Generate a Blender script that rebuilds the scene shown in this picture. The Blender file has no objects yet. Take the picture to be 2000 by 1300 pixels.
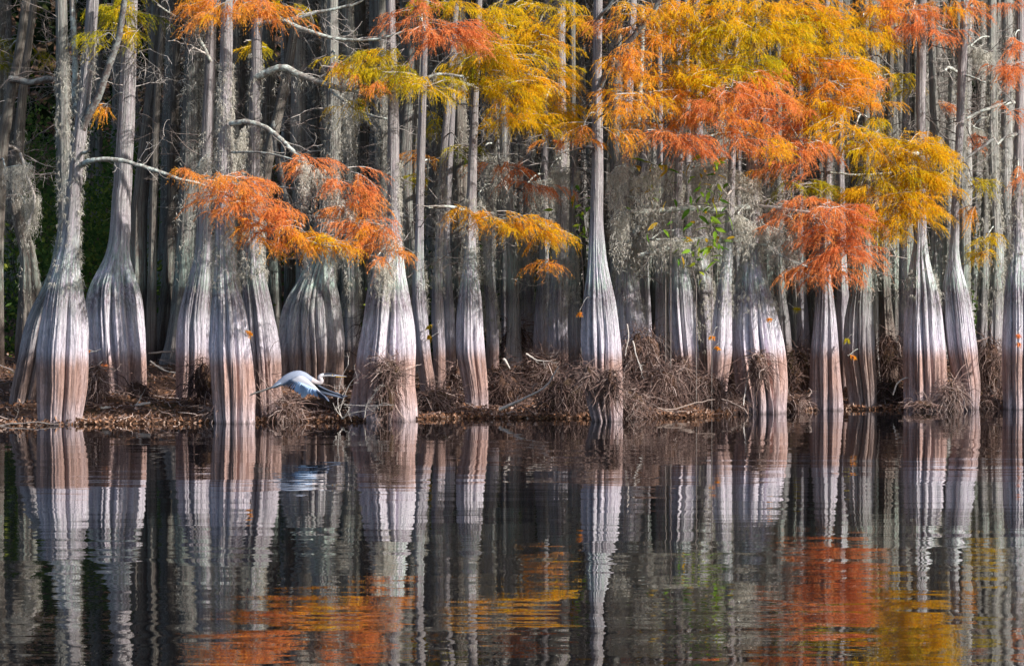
import bpy, math, random
import numpy as np

S = bpy.context.scene
COL = S.collection
R = math.radians

# ------------------------------------------------------------------ camera, sky, sun, exposure
F = 5920.0            # pixels per metre at one metre, for a picture 2000 px wide
HOR, CAMZ = 532.0, 2.0
cd = bpy.data.cameras.new('camera')
cam = bpy.data.objects.new('camera', cd)
COL.objects.link(cam)
cam.location = (0, 0, CAMZ)
cam.rotation_euler = (R(90), 0, 0)
cd.sensor_width = 36.0
cd.lens = 36.0 * F / 2000.0
cd.shift_y = -(650.0 - HOR) / 2000.0
cd.clip_start = 0.5
cd.clip_end = 2000.0
S.camera = cam

SUN_EL, SUN_AZ = 31.0, 119.0
w = bpy.data.worlds.new('World')
S.world = w
w.use_nodes = True
wn = w.node_tree.nodes
wn.clear()
sky = wn.new('ShaderNodeTexSky')
sky.sky_type = 'NISHITA'
sky.sun_disc = False
sky.sun_elevation = R(SUN_EL)
sky.sun_rotation = R(SUN_AZ)
sky.air_density = 1.0
sky.dust_density = 1.5
sky.ozone_density = 1.0
bgn = wn.new('ShaderNodeBackground')
bgn.inputs['Strength'].default_value = 0.11
won = wn.new('ShaderNodeOutputWorld')
w.node_tree.links.new(sky.outputs[0], bgn.inputs[0])
w.node_tree.links.new(bgn.outputs[0], won.inputs[0])

sl = bpy.data.lights.new('sun', 'SUN')
sl.energy = 4.3
sl.angle = R(0.53)
sl.color = (1.0, 0.93, 0.86)
sun = bpy.data.objects.new('sun', sl)
COL.objects.link(sun)
sun.location = (30, -30, 40)
sun.rotation_euler = (R(90 - SUN_EL), 0, R(180 - SUN_AZ))

S.view_settings.view_transform = 'Standard'
S.view_settings.look = 'None'
S.view_settings.exposure = 0.76
S.view_settings.gamma = 1.0
S.view_settings.use_curve_mapping = False
S.render.engine = 'CYCLES'
S.cycles.use_denoising = True
S.cycles.max_bounces = 6
S.cycles.diffuse_bounces = 3
S.cycles.glossy_bounces = 3
S.cycles.transmission_bounces = 3
S.cycles.caustics_reflective = False
S.cycles.caustics_refractive = False

# ------------------------------------------------------------------ helpers
rng = np.random.default_rng(11)


def at(px, py, d):
    return np.array([(px - 1000.0) * d / F, d, CAMZ - (py - HOR) * d / F])


def tag(o, label=None, cat=None, group=None, kind=None):
    if label: o['label'] = label
    if cat: o['category'] = cat
    if group: o['group'] = group
    if kind: o['kind'] = kind
    return o


def empty(name, loc=(0, 0, 0)):
    o = bpy.data.objects.new(name, None)
    o.empty_display_size = 0.1
    COL.objects.link(o)
    o.location = loc
    return o


def mesh_of(name, parts, smooth=True, attrs=None, vecs=None):
    """parts: list of (V, Fquads_or_tris); attrs: {name: list of arrays per part}"""
    V = np.concatenate([np.asarray(p[0], np.float32).reshape(-1, 3) for p in parts])
    loops, starts, tot = [], [], []
    off, ls = 0, 0
    for v, f in parts:
        f = np.asarray(f, np.int32)
        k = f.shape[1]
        loops.append((f + off).ravel())
        starts.append(ls + np.arange(len(f), dtype=np.int32) * k)
        ls += f.size
        off += len(np.asarray(v).reshape(-1, 3))
    L = np.concatenate(loops).astype(np.int32)
    ST = np.concatenate(starts).astype(np.int32)
    me = bpy.data.meshes.new(name)
    me.vertices.add(len(V))
    me.vertices.foreach_set('co', V.ravel())
    me.loops.add(len(L))
    me.loops.foreach_set('vertex_index', L)
    me.polygons.add(len(ST))
    me.polygons.foreach_set('loop_start', ST)
    me.update(calc_edges=True)
    if smooth:
        me.polygons.foreach_set('use_smooth', np.ones(len(ST), bool))
    for n, arrs in (attrs or {}).items():
        a = me.attributes.new(n, 'FLOAT', 'POINT')
        a.data.foreach_set('value', np.concatenate([np.asarray(x, np.float32).ravel() for x in arrs]))
    for n, arrs in (vecs or {}).items():
        a = me.attributes.new(n, 'FLOAT_VECTOR', 'POINT')
        a.data.foreach_set('vector', np.concatenate([np.asarray(x, np.float32).reshape(-1, 3) for x in arrs]).ravel())
    me.validate()
    return me


def obj(name, me, mat, parent=None, kind=None):
    if mat is not None and len(me.materials) == 0:
        for m in (mat if isinstance(mat, (list, tuple)) else [mat]):
            me.materials.append(m)
    o = bpy.data.objects.new(name, me)
    COL.objects.link(o)
    if parent is not None:
        o.parent = parent
        # geometry is written in world space: cancel the parent's place
        p = parent
        loc = np.zeros(3)
        while p is not None:
            loc += np.array(p.location)
            p = p.parent
        o.location = tuple(-loc)
    if kind: o['kind'] = kind
    return o


def nrm(v):
    return v / np.maximum(np.linalg.norm(v, axis=-1, keepdims=True), 1e-9)


def batch_tubes(P, Rad, sides=3, seed=0):
    """P (N,M,3), Rad (N,M) -> V, quads"""
    P = np.asarray(P, float)
    N, M, _ = P.shape
    Rad = np.broadcast_to(np.asarray(Rad, float), (N, M))
    T = nrm(np.gradient(P, axis=1))
    g = np.random.default_rng(seed + 5)
    ref = nrm(g.normal(size=(N, 1, 3)) + 1e-3)
    # keep the reference well off the tangent
    t0 = T.mean(axis=1, keepdims=True)
    ref = nrm(ref - (ref * t0).sum(-1, keepdims=True) * t0 / np.maximum((t0 * t0).sum(-1, keepdims=True), 1e-9))
    a = nrm(np.cross(T, ref))
    b = nrm(np.cross(T, a))
    ang = np.arange(sides) * 2 * np.pi / sides
    V = P[:, :, None, :] + Rad[:, :, None, None] * (a[:, :, None, :] * np.cos(ang)[None, None, :, None] + b[:, :, None, :] * np.sin(ang)[None, None, :, None])
    n, m, s = np.meshgrid(np.arange(N), np.arange(M - 1), np.arange(sides), indexing='ij')
    i0 = (n * M + m) * sides + s
    i1 = (n * M + m) * sides + (s + 1) % sides
    Fq = np.stack([i0, i1, i1 + sides, i0 + sides], -1).reshape(-1, 4)
    return V.reshape(-1, 3), Fq


def smooth_poly(pts, n):
    """Catmull-Rom through pts (k,d) resampled to n points"""
    pts = np.asarray(pts, float)
    k = len(pts)
    if k == 2:
        t = np.linspace(0, 1, n)[:, None]
        return pts[0] * (1 - t) + pts[1] * t
    e = np.vstack([2 * pts[0] - pts[1], pts, 2 * pts[-1] - pts[-2]])
    u = np.linspace(0, k - 1 - 1e-6, n)
    i = u.astype(int)
    t = (u - i)[:, None]
    p0, p1, p2, p3 = e[i], e[i + 1], e[i + 2], e[i + 3]
    return 0.5 * (2 * p1 + (p2 - p0) * t + (2 * p0 - 5 * p1 + 4 * p2 - p3) * t ** 2 + (3 * p1 - p0 - 3 * p2 + p3) * t ** 3)


def sstep(a, b, x):
    t = np.clip((x - a) / (b - a), 0, 1)
    return t * t * (3 - 2 * t)


# ------------------------------------------------------------------ materials
def newmat(name):
    m = bpy.data.materials.new(name)
    m.use_nodes = True
    nt = m.node_tree
    nt.nodes.clear()
    return m, nt


class NB:
    """a tiny node-graph writer"""
    def __init__(self, nt):
        self.nt = nt

    def n(self, typ, ins=None, **props):
        nd = self.nt.nodes.new(typ)
        for k, v in props.items():
            setattr(nd, k, v)
        for k, v in (ins or {}).items():
            s = nd.inputs[k]
            if hasattr(v, 'is_output') or isinstance(v, bpy.types.NodeSocket):
                self.nt.links.new(v, s)
            else:
                s.default_value = v
        return nd

    def math(self, op, a, b=0.0, c=None, clamp=False):
        ins = {0: a, 1: b}
        if c is not None: ins[2] = c
        return self.n('ShaderNodeMath', ins, operation=op, use_clamp=clamp).outputs[0]

    def mix(self, f, a, b, mode='MIX'):
        nd = self.n('ShaderNodeMix', {0: f, 6: a, 7: b}, data_type='RGBA', blend_type=mode, clamp_factor=True)
        return nd.outputs[2]

    def noise(self, vec, scale, detail=3.0, rough=0.55):
        nd = self.n('ShaderNodeTexNoise', {'Vector': vec, 'Scale': scale, 'Detail': detail, 'Roughness': rough})
        return nd.outputs

    def ramp(self, f, stops, interp='LINEAR'):
        nd = self.n('ShaderNodeValToRGB', {0: f})
        cr = nd.color_ramp
        cr.interpolation = interp
        while len(cr.elements) < len(stops): cr.elements.new(0.5)
        for e, (p, c) in zip(cr.elements, stops):
            e.position = p
            e.color = (*c, 1) if len(c) == 3 else c
        return nd.outputs[0]

    def rng(self, x, a, b, c=0.0, d=1.0):
        return self.n('ShaderNodeMapRange', {0: x, 1: a, 2: b, 3: c, 4: d}, interpolation_type='SMOOTHSTEP').outputs[0]

    def vmul(self, v, s):
        return self.n('ShaderNodeVectorMath', {0: v, 1: s}, operation='MULTIPLY').outputs[0]

    def out(self, shader):
        o = self.n('ShaderNodeOutputMaterial')
        self.nt.links.new(shader, o.inputs[0])


def c4(r, g, b):
    return (r, g, b, 1.0)


def bark_material(name, upper, pale, lower, dark, lichen_amt, band=True, gain=1.0):
    m, nt = newmat(name)
    b = NB(nt)
    co = b.n('ShaderNodeAttribute', attribute_name='bark').outputs['Vector']
    geo = b.n('ShaderNodeNewGeometry')
    oi = b.n('ShaderNodeObjectInfo')
    z = b.n('ShaderNodeSeparateXYZ', {0: geo.outputs['Position']}).outputs[2]
    fib = b.noise(b.vmul(co, (6, 6, 0.42)), 1.6, 4, 0.7)[0]          # long fibres
    fine = b.noise(b.vmul(co, (15, 15, 1.3)), 1.6, 3, 0.7)[0]          # fine fibres
    blot = b.noise(b.vmul(co, (2.2, 2.2, 1.4)), 1.5, 5, 0.65)[0]       # stains
    wob = b.noise(b.vmul(co, (5, 5, 1.0)), 1.2, 3, 0.6)[0]
    speck = b.noise(b.vmul(co, (16, 16, 11)), 1.7, 4, 0.75)[0]
    zz = b.math('MULTIPLY_ADD', b.math('SUBTRACT', wob, 0.5), 0.22, z)
    zw = b.math('MULTIPLY_ADD', b.math('SUBTRACT', wob, 0.5), 0.20, z)
    # above the flood line the bark is pale, higher up it turns grey brown and stringy
    up = b.rng(zz, 2.0, 3.1)
    col = b.mix(up, c4(*pale), c4(*upper))
    if band:
        low = b.mix(b.rng(zw, 0.0, 0.45), c4(*(0.5 * np.array(lower) + 0.5 * np.array(pale) * 0.86)), c4(*lower))
        fl = b.math('SUBTRACT', 1.0, b.rng(zw, 0.72, 1.0))
        fl = b.math('MULTIPLY', fl, b.math('MULTIPLY_ADD', blot, 0.8, 0.52), clamp=True)
        col = b.mix(fl, col, low)
        # wet foot
        col = b.mix(b.math('MULTIPLY', b.math('SUBTRACT', 1.0, b.rng(zw, 0.0, 0.05)), 0.5), col, c4(0.05, 0.035, 0.03))
    # dark stains where the flare meets the trunk
    band2 = b.math('MULTIPLY', b.rng(zz, 1.3, 1.6), b.math('SUBTRACT', 1.0, b.rng(zz, 1.75, 2.0)))
    st = b.math('MULTIPLY', band2, b.rng(speck, 0.38, 0.58))
    col = b.mix(b.math('MULTIPLY', st, 0.85), col, c4(*dark))
    st2 = b.math('MULTIPLY', b.rng(blot, 0.52, 0.72), 0.55)
    col = b.mix(st2, col, b.mix(0.5, col, c4(*dark)))
    # warm scars
    col = b.mix(b.math('MULTIPLY', b.rng(b.noise(b.vmul(co, (7, 7, 0.9)), 1.3, 4, 0.7)[0], 0.62, 0.74), 0.45), col, c4(0.36, 0.17, 0.10))
    # lichen collar and patches
    lic = b.math('MULTIPLY', b.rng(zz, 1.62, 1.85), b.math('SUBTRACT', 1.0, b.rng(zz, 2.2, 2.8)))
    lic = b.math('MULTIPLY', b.math('MAXIMUM', lic, 0.30), b.rng(b.noise(b.vmul(co, (6, 6, 3)), 1.4, 5, 0.75)[0], 0.40, 0.58))
    lic = b.math('MULTIPLY', lic, b.rng(z, 0.9, 1.4))
    col = b.mix(b.math('MULTIPLY', lic, lichen_amt), col, c4(0.38, 0.49, 0.43))
    # fibres
    f1 = b.math('POWER', b.math('MULTIPLY_ADD', fib, 1.5, 0.25), b.math('MULTIPLY_ADD', b.rng(zz, 1.2, 1.9), 1.1, 1.0))
    f2 = b.math('MULTIPLY_ADD', fine, 1.5, 0.25)
    f3 = b.math('MULTIPLY_ADD', speck, 1.5, 0.27)
    k = b.math('MULTIPLY', b.math('MULTIPLY', f1, f2), f3)
    rnd = b.math('MULTIPLY_ADD', oi.outputs['Random'], 0.34, 0.83 * gain)
    k = b.math('MULTIPLY', k, rnd)
    col = b.mix(1.0, col, b.n('ShaderNodeCombineColor', {0: k, 1: k, 2: k}).outputs[0], 'MULTIPLY')
    h = b.math('ADD', b.math('MULTIPLY', fib, 0.9), b.math('ADD', b.math('MULTIPLY', fine, 0.5), b.math('MULTIPLY', speck, 0.25)))
    bump = b.n('ShaderNodeBump', {'Strength': 0.9, 'Distance': 0.06, 'Height': h})
    p = b.n('ShaderNodeBsdfPrincipled', {'Base Color': col, 'Roughness': 0.9, 'Normal': bump.outputs[0]})
    p.inputs['Specular IOR Level'].default_value = 0.15
    b.out(p.outputs[0])
    return m


M_BARK = bark_material('bark_pale', (0.36, 0.32, 0.335), (0.54, 0.505, 0.575), (0.36, 0.235, 0.20), (0.12, 0.09, 0.10), 0.75)
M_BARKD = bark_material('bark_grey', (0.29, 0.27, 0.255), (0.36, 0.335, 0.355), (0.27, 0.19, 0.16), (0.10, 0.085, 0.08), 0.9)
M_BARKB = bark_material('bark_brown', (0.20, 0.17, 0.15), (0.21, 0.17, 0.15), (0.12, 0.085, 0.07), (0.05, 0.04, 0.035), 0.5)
M_BARKF = bark_material('bark_far', (0.20, 0.18, 0.17), (0.20, 0.18, 0.17), (0.15, 0.12, 0.1), (0.08, 0.07, 0.065), 0.8, band=False)
M_BARKP = bark_material('bark_far_pale', (0.41, 0.39, 0.38), (0.41, 0.39, 0.39), (0.3, 0.22, 0.19), (0.12, 0.10, 0.10), 0.9, band=False)


def branch_material(name, base, lich, amt):
    m, nt = newmat(name)
    b = NB(nt)
    geo = b.n('ShaderNodeNewGeometry')
    n1 = b.noise(geo.outputs['Position'], 9.0, 5, 0.75)[0]
    n2 = b.noise(geo.outputs['Position'], 40.0, 4, 0.7)[0]
    col = b.mix(b.math('MULTIPLY', b.rng(n1, 0.42, 0.60), amt), c4(*base), c4(*lich))
    k = b.math('MULTIPLY_ADD', n2, 1.2, 0.4)
    col = b.mix(1.0, col, b.n('ShaderNodeCombineColor', {0: k, 1: k, 2: k}).outputs[0], 'MULTIPLY')
    bump = b.n('ShaderNodeBump', {'Strength': 0.7, 'Distance': 0.012, 'Height': n2})
    p = b.n('ShaderNodeBsdfPrincipled', {'Base Color': col, 'Roughness': 0.9, 'Normal': bump.outputs[0]})
    p.inputs['Specular IOR Level'].default_value = 0.15
    b.out(p.outputs[0])
    return m


M_LICHEN = branch_material('branch_lichen', (0.22, 0.20, 0.18), (0.55, 0.62, 0.57), 0.95)
M_DKBR = branch_material('branch_dark', (0.11, 0.09, 0.085), (0.30, 0.34, 0.33), 0.6)
M_TWIG = branch_material('twig_pale', (0.46, 0.42, 0.39), (0.62, 0.60, 0.56), 0.6)
M_TWIGD = branch_material('twig_grey', (0.17, 0.14, 0.13), (0.32, 0.30, 0.28), 0.5)


M_ROOTY = branch_material('root_pale', (0.27, 0.21, 0.18), (0.40, 0.33, 0.29), 0.6)


def leafy(name, stops, trans=0.45, attr='tint', rough=0.6):
    m, nt = newmat(name)
    b = NB(nt)
    t = b.n('ShaderNodeAttribute', attribute_name=attr).outputs['Fac']
    col = b.ramp(t, stops)
    df = b.n('ShaderNodeBsdfDiffuse', {0: col})
    tr = b.n('ShaderNodeBsdfTranslucent', {0: col})
    mx = b.n('ShaderNodeMixShader', {0: trans, 1: df.outputs[0], 2: tr.outputs[0]})
    b.out(mx.outputs[0])
    return m


M_FOL = leafy('cypress_needles', [
    (0.00, (0.10, 0.14, 0.015)), (0.18, (0.56, 0.50, 0.03)), (0.34, (0.88, 0.58, 0.02)), (0.50, (0.90, 0.42, 0.05)),
    (0.66, (0.88, 0.36, 0.14)), (0.82, (0.80, 0.27, 0.10)), (1.00, (0.33, 0.10, 0.05))], 0.5)
M_MOSS = leafy('spanish_moss', [(0.0, (0.31, 0.30, 0.255)), (0.5, (0.53, 0.515, 0.45)), (1.0, (0.70, 0.68, 0.62))], 0.25)
M_CROWN = leafy('crown_leaves', [(0.0, (0.20, 0.15, 0.02)), (1.0, (0.45, 0.17, 0.04))], 0.3)
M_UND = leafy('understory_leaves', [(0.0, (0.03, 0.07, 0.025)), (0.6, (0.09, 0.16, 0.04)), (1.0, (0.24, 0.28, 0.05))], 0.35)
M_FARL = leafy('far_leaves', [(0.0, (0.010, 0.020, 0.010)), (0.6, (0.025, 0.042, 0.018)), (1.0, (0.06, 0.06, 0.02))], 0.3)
M_LITTER = leafy('litter', [(0.0, (0.05, 0.033, 0.026)), (0.4, (0.17, 0.10, 0.07)), (0.7, (0.33, 0.165, 0.09)), (1.0, (0.52, 0.42, 0.36))], 0.1)
M_ROOT = leafy('roots', [(0.0, (0.06, 0.043, 0.042)), (0.5, (0.22, 0.145, 0.125)), (0.85, (0.44, 0.33, 0.29)), (1.0, (0.62, 0.55, 0.52))], 0.0)
M_GREEN = leafy('broad_leaves', [(0.0, (0.08, 0.22, 0.03)), (0.6, (0.30, 0.48, 0.05)), (1.0, (0.55, 0.33, 0.04))], 0.45)

m, nt = newmat('bank_soil')
b = NB(nt)
geo = b.n('ShaderNodeNewGeometry')
n1 = b.noise(geo.outputs['Position'], 14.0, 6, 0.75)[0]
n2 = b.noise(geo.outputs['Position'], 1.1, 3, 0.6)[0]
colr = b.ramp(n1, [(0.25, (0.035, 0.022, 0.018)), (0.5, (0.13, 0.075, 0.052)), (0.75, (0.25, 0.14, 0.085))])
colr = b.mix(b.math('MULTIPLY', b.rng(n2, 0.5, 0.65), 0.45), colr, c4(0.04, 0.055, 0.018))
bump = b.n('ShaderNodeBump', {'Strength': 1.0, 'Distance': 0.06, 'Height': n1})
p = b.n('ShaderNodeBsdfPrincipled', {'Base Color': colr, 'Roughness': 0.95, 'Normal': bump.outputs[0]})
p.inputs['Specular IOR Level'].default_value = 0.1
b.out(p.outputs[0])
M_SOIL = m

# water: dark tannin water, a nearly flat mirror with long low ripples
m, nt = newmat('swamp_water')
b = NB(nt)
geo = b.n('ShaderNodeNewGeometry')
pos = geo.outputs['Position']
sub = lambda s: b.n('ShaderNodeVectorMath', {0: s, 1: (0.5, 0.5, 0.5)}, operation='SUBTRACT').outputs[0]
a1 = sub(b.noise(b.vmul(pos, (0.55, 3.0, 1)), 1.0, 2, 0.5)[1])
a2 = sub(b.noise(b.vmul(pos, (2.2, 9.0, 1)), 1.0, 2, 0.5)[1])
calm = b.rng(b.noise(b.vmul(pos, (0.05, 0.22, 1)), 1.0, 2, 0.5)[0], 0.35, 0.65, 0.7, 1.25)
s1 = b.vmul(a1, (0.015, 0.030, 0.0))
s2 = b.vmul(a2, (0.017, 0.024, 0.0))
sm = b.n('ShaderNodeVectorMath', {0: s1, 1: s2}, operation='ADD').outputs[0]
sm = b.n('ShaderNodeVectorMath', {0: sm, 'Scale': calm}, operation='SCALE').outputs[0]
nr = b.n('ShaderNodeVectorMath', {0: sm, 1: (0, 0, 1)}, operation='ADD').outputs[0]
nr = b.n('ShaderNodeVectorMath', {0: nr}, operation='NORMALIZE').outputs[0]
p = b.n('ShaderNodeBsdfPrincipled', {'Base Color': c4(0.004, 0.004, 0.005), 'Roughness': 0.0, 'IOR': 1.37, 'Normal': nr})
b.out(p.outputs[0])
M_WATER = m


def plain(name, col, rough=0.7, nz=0.25, scale=60):
    m, nt = newmat(name)
    b = NB(nt)
    tc = b.n('ShaderNodeTexCoord')
    n1 = b.noise(tc.outputs['Object'], scale, 3, 0.6)[0]
    k = b.math('MULTIPLY_ADD', n1, 2 * nz, 1 - nz)
    cc = b.mix(1.0, c4(*col), b.n('ShaderNodeCombineColor', {0: k, 1: k, 2: k}).outputs[0], 'MULTIPLY')
    p = b.n('ShaderNodeBsdfPrincipled', {'Base Color': cc, 'Roughness': rough})
    p.inputs['Specular IOR Level'].default_value = 0.25
    b.out(p.outputs[0])
    return m


# ------------------------------------------------------------------ setting: ground, water
SHX = [-1000, 0, 400, 700, 900, 1100, 1350, 1450, 1650, 2000, 3000]
SHD = [39.2, 39.7, 40.4, 40.9, 41.7, 41.6, 41.9, 43.2, 44.3, 44.7, 45.2]


def shore(x):
    px = 1000 + np.asarray(x) * F / 42.0
    return np.interp(px, SHX, SHD)


def gz(x, y):
    x = np.asarray(x, float)
    y = np.asarray(y, float)
    t = y - shore(x)
    z = np.where(t < 0, np.maximum(0.3 * t, -1.6), np.where(t < 4, 0.10 * t, 0.40 + 0.045 * (t - 4)))
    left = sstep(-2.0, -4.2, x + 0.0)
    z = z + np.where(y > 50, left * 0.15 * np.clip(y - 50, 0, 22), 0)
    z = z + np.where(y > 78, 0.42 * (y - 78), 0)
    z = z + sstep(-0.2, 1.0, t) * 0.05 * (np.sin(x * 2.3 + y * 1.1) + np.sin(x * 1.1 - y * 2.7 + 1) + 0.6 * np.sin(5.1 * x + 2.2 * y))
    return z


xs = np.concatenate([[-400, -160, -80, -40, -25], np.linspace(-14, 14, 170), [25, 40, 80, 160, 400]])
ys = np.concatenate([[-400, -100, 0, 20, 32], np.linspace(37, 58, 130), np.linspace(59, 80, 22), [84, 90, 100, 112, 125, 140]])
GX, GY = np.meshgrid(xs, ys)
GZ = gz(GX, GY)
V = np.stack([GX, GY, GZ], -1).reshape(-1, 3)
nx = len(xs)
ii, jj = np.meshgrid(np.arange(len(ys) - 1), np.arange(nx - 1), indexing='ij')
q = (ii * nx + jj).ravel()
G = obj('ground', mesh_of('ground', [(V, np.stack([q, q + 1, q + nx + 1, q + nx], -1))]), M_SOIL)
G['kind'] = 'structure'
WV = np.array([[-400, -400, 0], [400, -400, 0], [400, 60, 0], [-400, 60, 0]], float)
W = obj('water', mesh_of('water', [(WV, np.array([[0, 1, 2, 3]]))], smooth=False), M_WATER)
W['kind'] = 'structure'

# ------------------------------------------------------------------ trunks


def lobed(theta, z, bounds, bk, ph, ends=None):
    """0 in a groove, up to 1 on the back of a rib"""
    th = (theta + 0.05 * np.sin(1.7 * z + ph) + 0.025 * np.sin(4.1 * z + 2 * ph)) % (2 * np.pi)
    i = np.searchsorted(bounds, th, side='right') - 1
    n = len(bk)
    lo = bounds[i]
    hi = bounds[i + 1]
    t = 2 * (th - lo) / (hi - lo) - 1
    L = np.sqrt(np.clip(1 - t * t, 0, 1))
    if ends is not None:            # each groove runs out at a height of its own
        hb = ends[np.where(t < 0, i, i + 1) % n]
        f = sstep(hb - 0.35, hb + 0.35, z)
        L = L + (0.9 - L) * f * (L < 0.9)
    return L * bk[i % n], i % n


def make_bounds(g, n, jit=0.62):
    wd = 1 + jit * g.uniform(-1, 1, n)
    bd = np.concatenate([[0], np.cumsum(wd)])
    return bd / bd[-1] * 2 * np.pi


def trunk_mesh(name, cx, cy, z, rad, seed, ns=120, lobes=11, flute=0.3, feet=0.25, rough=0.02):
    """cx, cy, z, rad: arrays along the height"""
    g = np.random.default_rng(seed)
    nz = len(z)
    th0 = g.uniform(0, 6.28)
    th = np.linspace(0, 2 * np.pi, ns, endpoint=False)
    TH, ZZ = np.meshgrid(th, z)
    RR = np.repeat(rad[:, None], ns, 1)
    top = np.median(rad[z > max(z.max() * 0.4, 3.0)]) if (z > 3).any() else rad[-1]
    k = np.clip((rad / top - 1.0) / max(rad.max() / top - 1.0, 0.3), 0, 1) ** 0.6
    k = np.maximum.accumulate(k[::-1])[::-1]
    A = (1.3 * flute * k + 0.03)[:, None]
    foot = np.exp(-np.clip(z - z.min() - 0.3, 0, 9) / 0.35)[:, None]
    bounds = make_bounds(g, lobes)
    bk = g.uniform(0.72, 1.12, lobes)
    L, idx = lobed(TH + th0, ZZ, bounds, bk, seed, g.uniform(0.9, 2.9, lobes))
    fk = g.uniform(-1, 0.8, lobes)
    A = A * (1 + 0.5 * foot)
    r = RR * ((1 - A) + A * L)
    r = r * (1 + foot * feet * fk[idx] * 0.5 * (L > 0.02))
    b2 = make_bounds(g, 34, 0.6)
    L2, _ = lobed(TH + th0 * 2, ZZ * 1.3, b2, g.uniform(0.4, 1.0, 34), seed * 1.3)
    r = r * (1 + (0.075 + 0.075 * k[:, None]) * (L2 - 0.6))
    ph = g.uniform(0, 6.28, 6)
    lump = np.sin(2 * TH + 1.3 * ZZ + ph[0]) + np.sin(3 * TH - 2.1 * ZZ + ph[1]) + 0.7 * np.sin(5 * TH + 3.7 * ZZ + ph[2]) + 0.6 * np.sin(1 * TH + 5.3 * ZZ + ph[3])
    r = r * (1 + rough * lump)
    rd = np.zeros_like(TH)
    for _ in range(7):
        fq = g.integers(22, 60)
        rd += np.sin(fq * TH + g.uniform(0, 6.28) + 1.2 * np.sin(g.uniform(1, 3) * ZZ + g.uniform(0, 6))) * (0.5 + 0.5 * np.sin(g.uniform(2, 6) * ZZ + 3 * TH + g.uniform(0, 6)))
    r = r * (1 + (0.010 if ns >= 66 else 0.004) * rd)
    X = cx[:, None] + r * np.cos(TH)
    Y = cy[:, None] + r * np.sin(TH)
    V = np.stack([X, Y, ZZ], -1).reshape(-1, 3)
    BV = np.stack([np.cos(TH) * (0.5 + RR * 1.2) + seed * 3.1, np.sin(TH) * (0.5 + RR * 1.2), ZZ], -1).reshape(-1, 3)
    i, j = np.meshgrid(np.arange(nz - 1), np.arange(ns), indexing='ij')
    a = (i * ns + j).ravel()
    c = (i * ns + (j + 1) % ns).ravel()
    Fq = np.stack([a, c, c + ns, a + ns], -1)
    return mesh_of(name, [(V, Fq)], vecs={'bark': [BV]})


class Tree:
    pass


TREES = {}
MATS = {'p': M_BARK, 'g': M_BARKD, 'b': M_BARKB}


def add_tree(key, d, knots, mat, label, group='bald cypress trees at the water edge', lobes=11, flute=0.3, feet=0.25, ns=120, name='cypress_tree', depth_lean=0.0, forks=()):
    """knots: (y, centre x, width) in picture pixels of the tree standing d metres away, bottom first"""
    k = np.array(knots, float)
    s = d / F
    z = CAMZ - (k[:, 0] - HOR) * s
    x = (k[:, 1] - 1000) * s
    r = k[:, 2] * s / 2 * 1.03
    z = np.concatenate([[z[0] - 0.45], z])
    x = np.concatenate([[x[0]], x])
    r = np.concatenate([[r[0] * 1.02], r])
    lean = (x[-1] - x[-3]) / max(z[-1] - z[-3], 0.5)
    ztop = 14.0
    z = np.concatenate([z, [z[-1] + 1.5, ztop]])
    x = np.concatenate([x, [x[-1] + lean * 1.5, x[-1] + lean * (ztop - z[-3]) * 0.6]])
    r = np.concatenate([r, [r[-1] * 0.95, r[-1] * 0.45]])
    zl = np.concatenate([np.arange(z[0], 3.2, 0.055), np.arange(3.2, 7.5, 0.2), np.arange(7.5, ztop, 1.2)])
    P = np.stack([np.interp(zl, z, x), np.interp(zl, z, r)], 1)
    ker = np.array([1, 2, 3, 2, 1.0]) / 9
    for _ in range(2):
        Q = np.pad(P, ((2, 2), (0, 0)), mode='edge')
        P = np.stack([np.convolve(Q[:, 0], ker, 'valid'), np.convolve(Q[:, 1], ker, 'valid')], 1)
    seed = sum(ord(c) * (i + 3) for i, c in enumerate(key)) % 997
    cy = d + depth_lean * np.clip(zl, 0, 20) + 0.03 * np.sin(zl * 0.8 + seed)
    T = Tree()
    T.key, T.d, T.z, T.x, T.r, T.y = key, d, zl, P[:, 0], P[:, 1], cy
    zb = max(CAMZ - (k[0, 0] - HOR) * s, 0.0)
    T.root = empty(name, (P[10, 0], d, zb))
    tag(T.root, label, 'tree', group)
    me = trunk_mesh('trunk', P[:, 0], cy, zl, P[:, 1], seed, 168 if ns >= 120 else int(ns * .75), lobes, flute, feet)
    T.trunk = obj('trunk', me, MATS[mat], T.root)
    T.mat = MATS[mat]
    TREES[key] = T
    return T


def tree_pt(T, py):
    zt = CAMZ - (py - HOR) * T.d / F
    return np.array([np.interp(zt, T.z, T.x), np.interp(zt, T.z, T.y), zt]), np.interp(zt, T.z, T.r)


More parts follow.
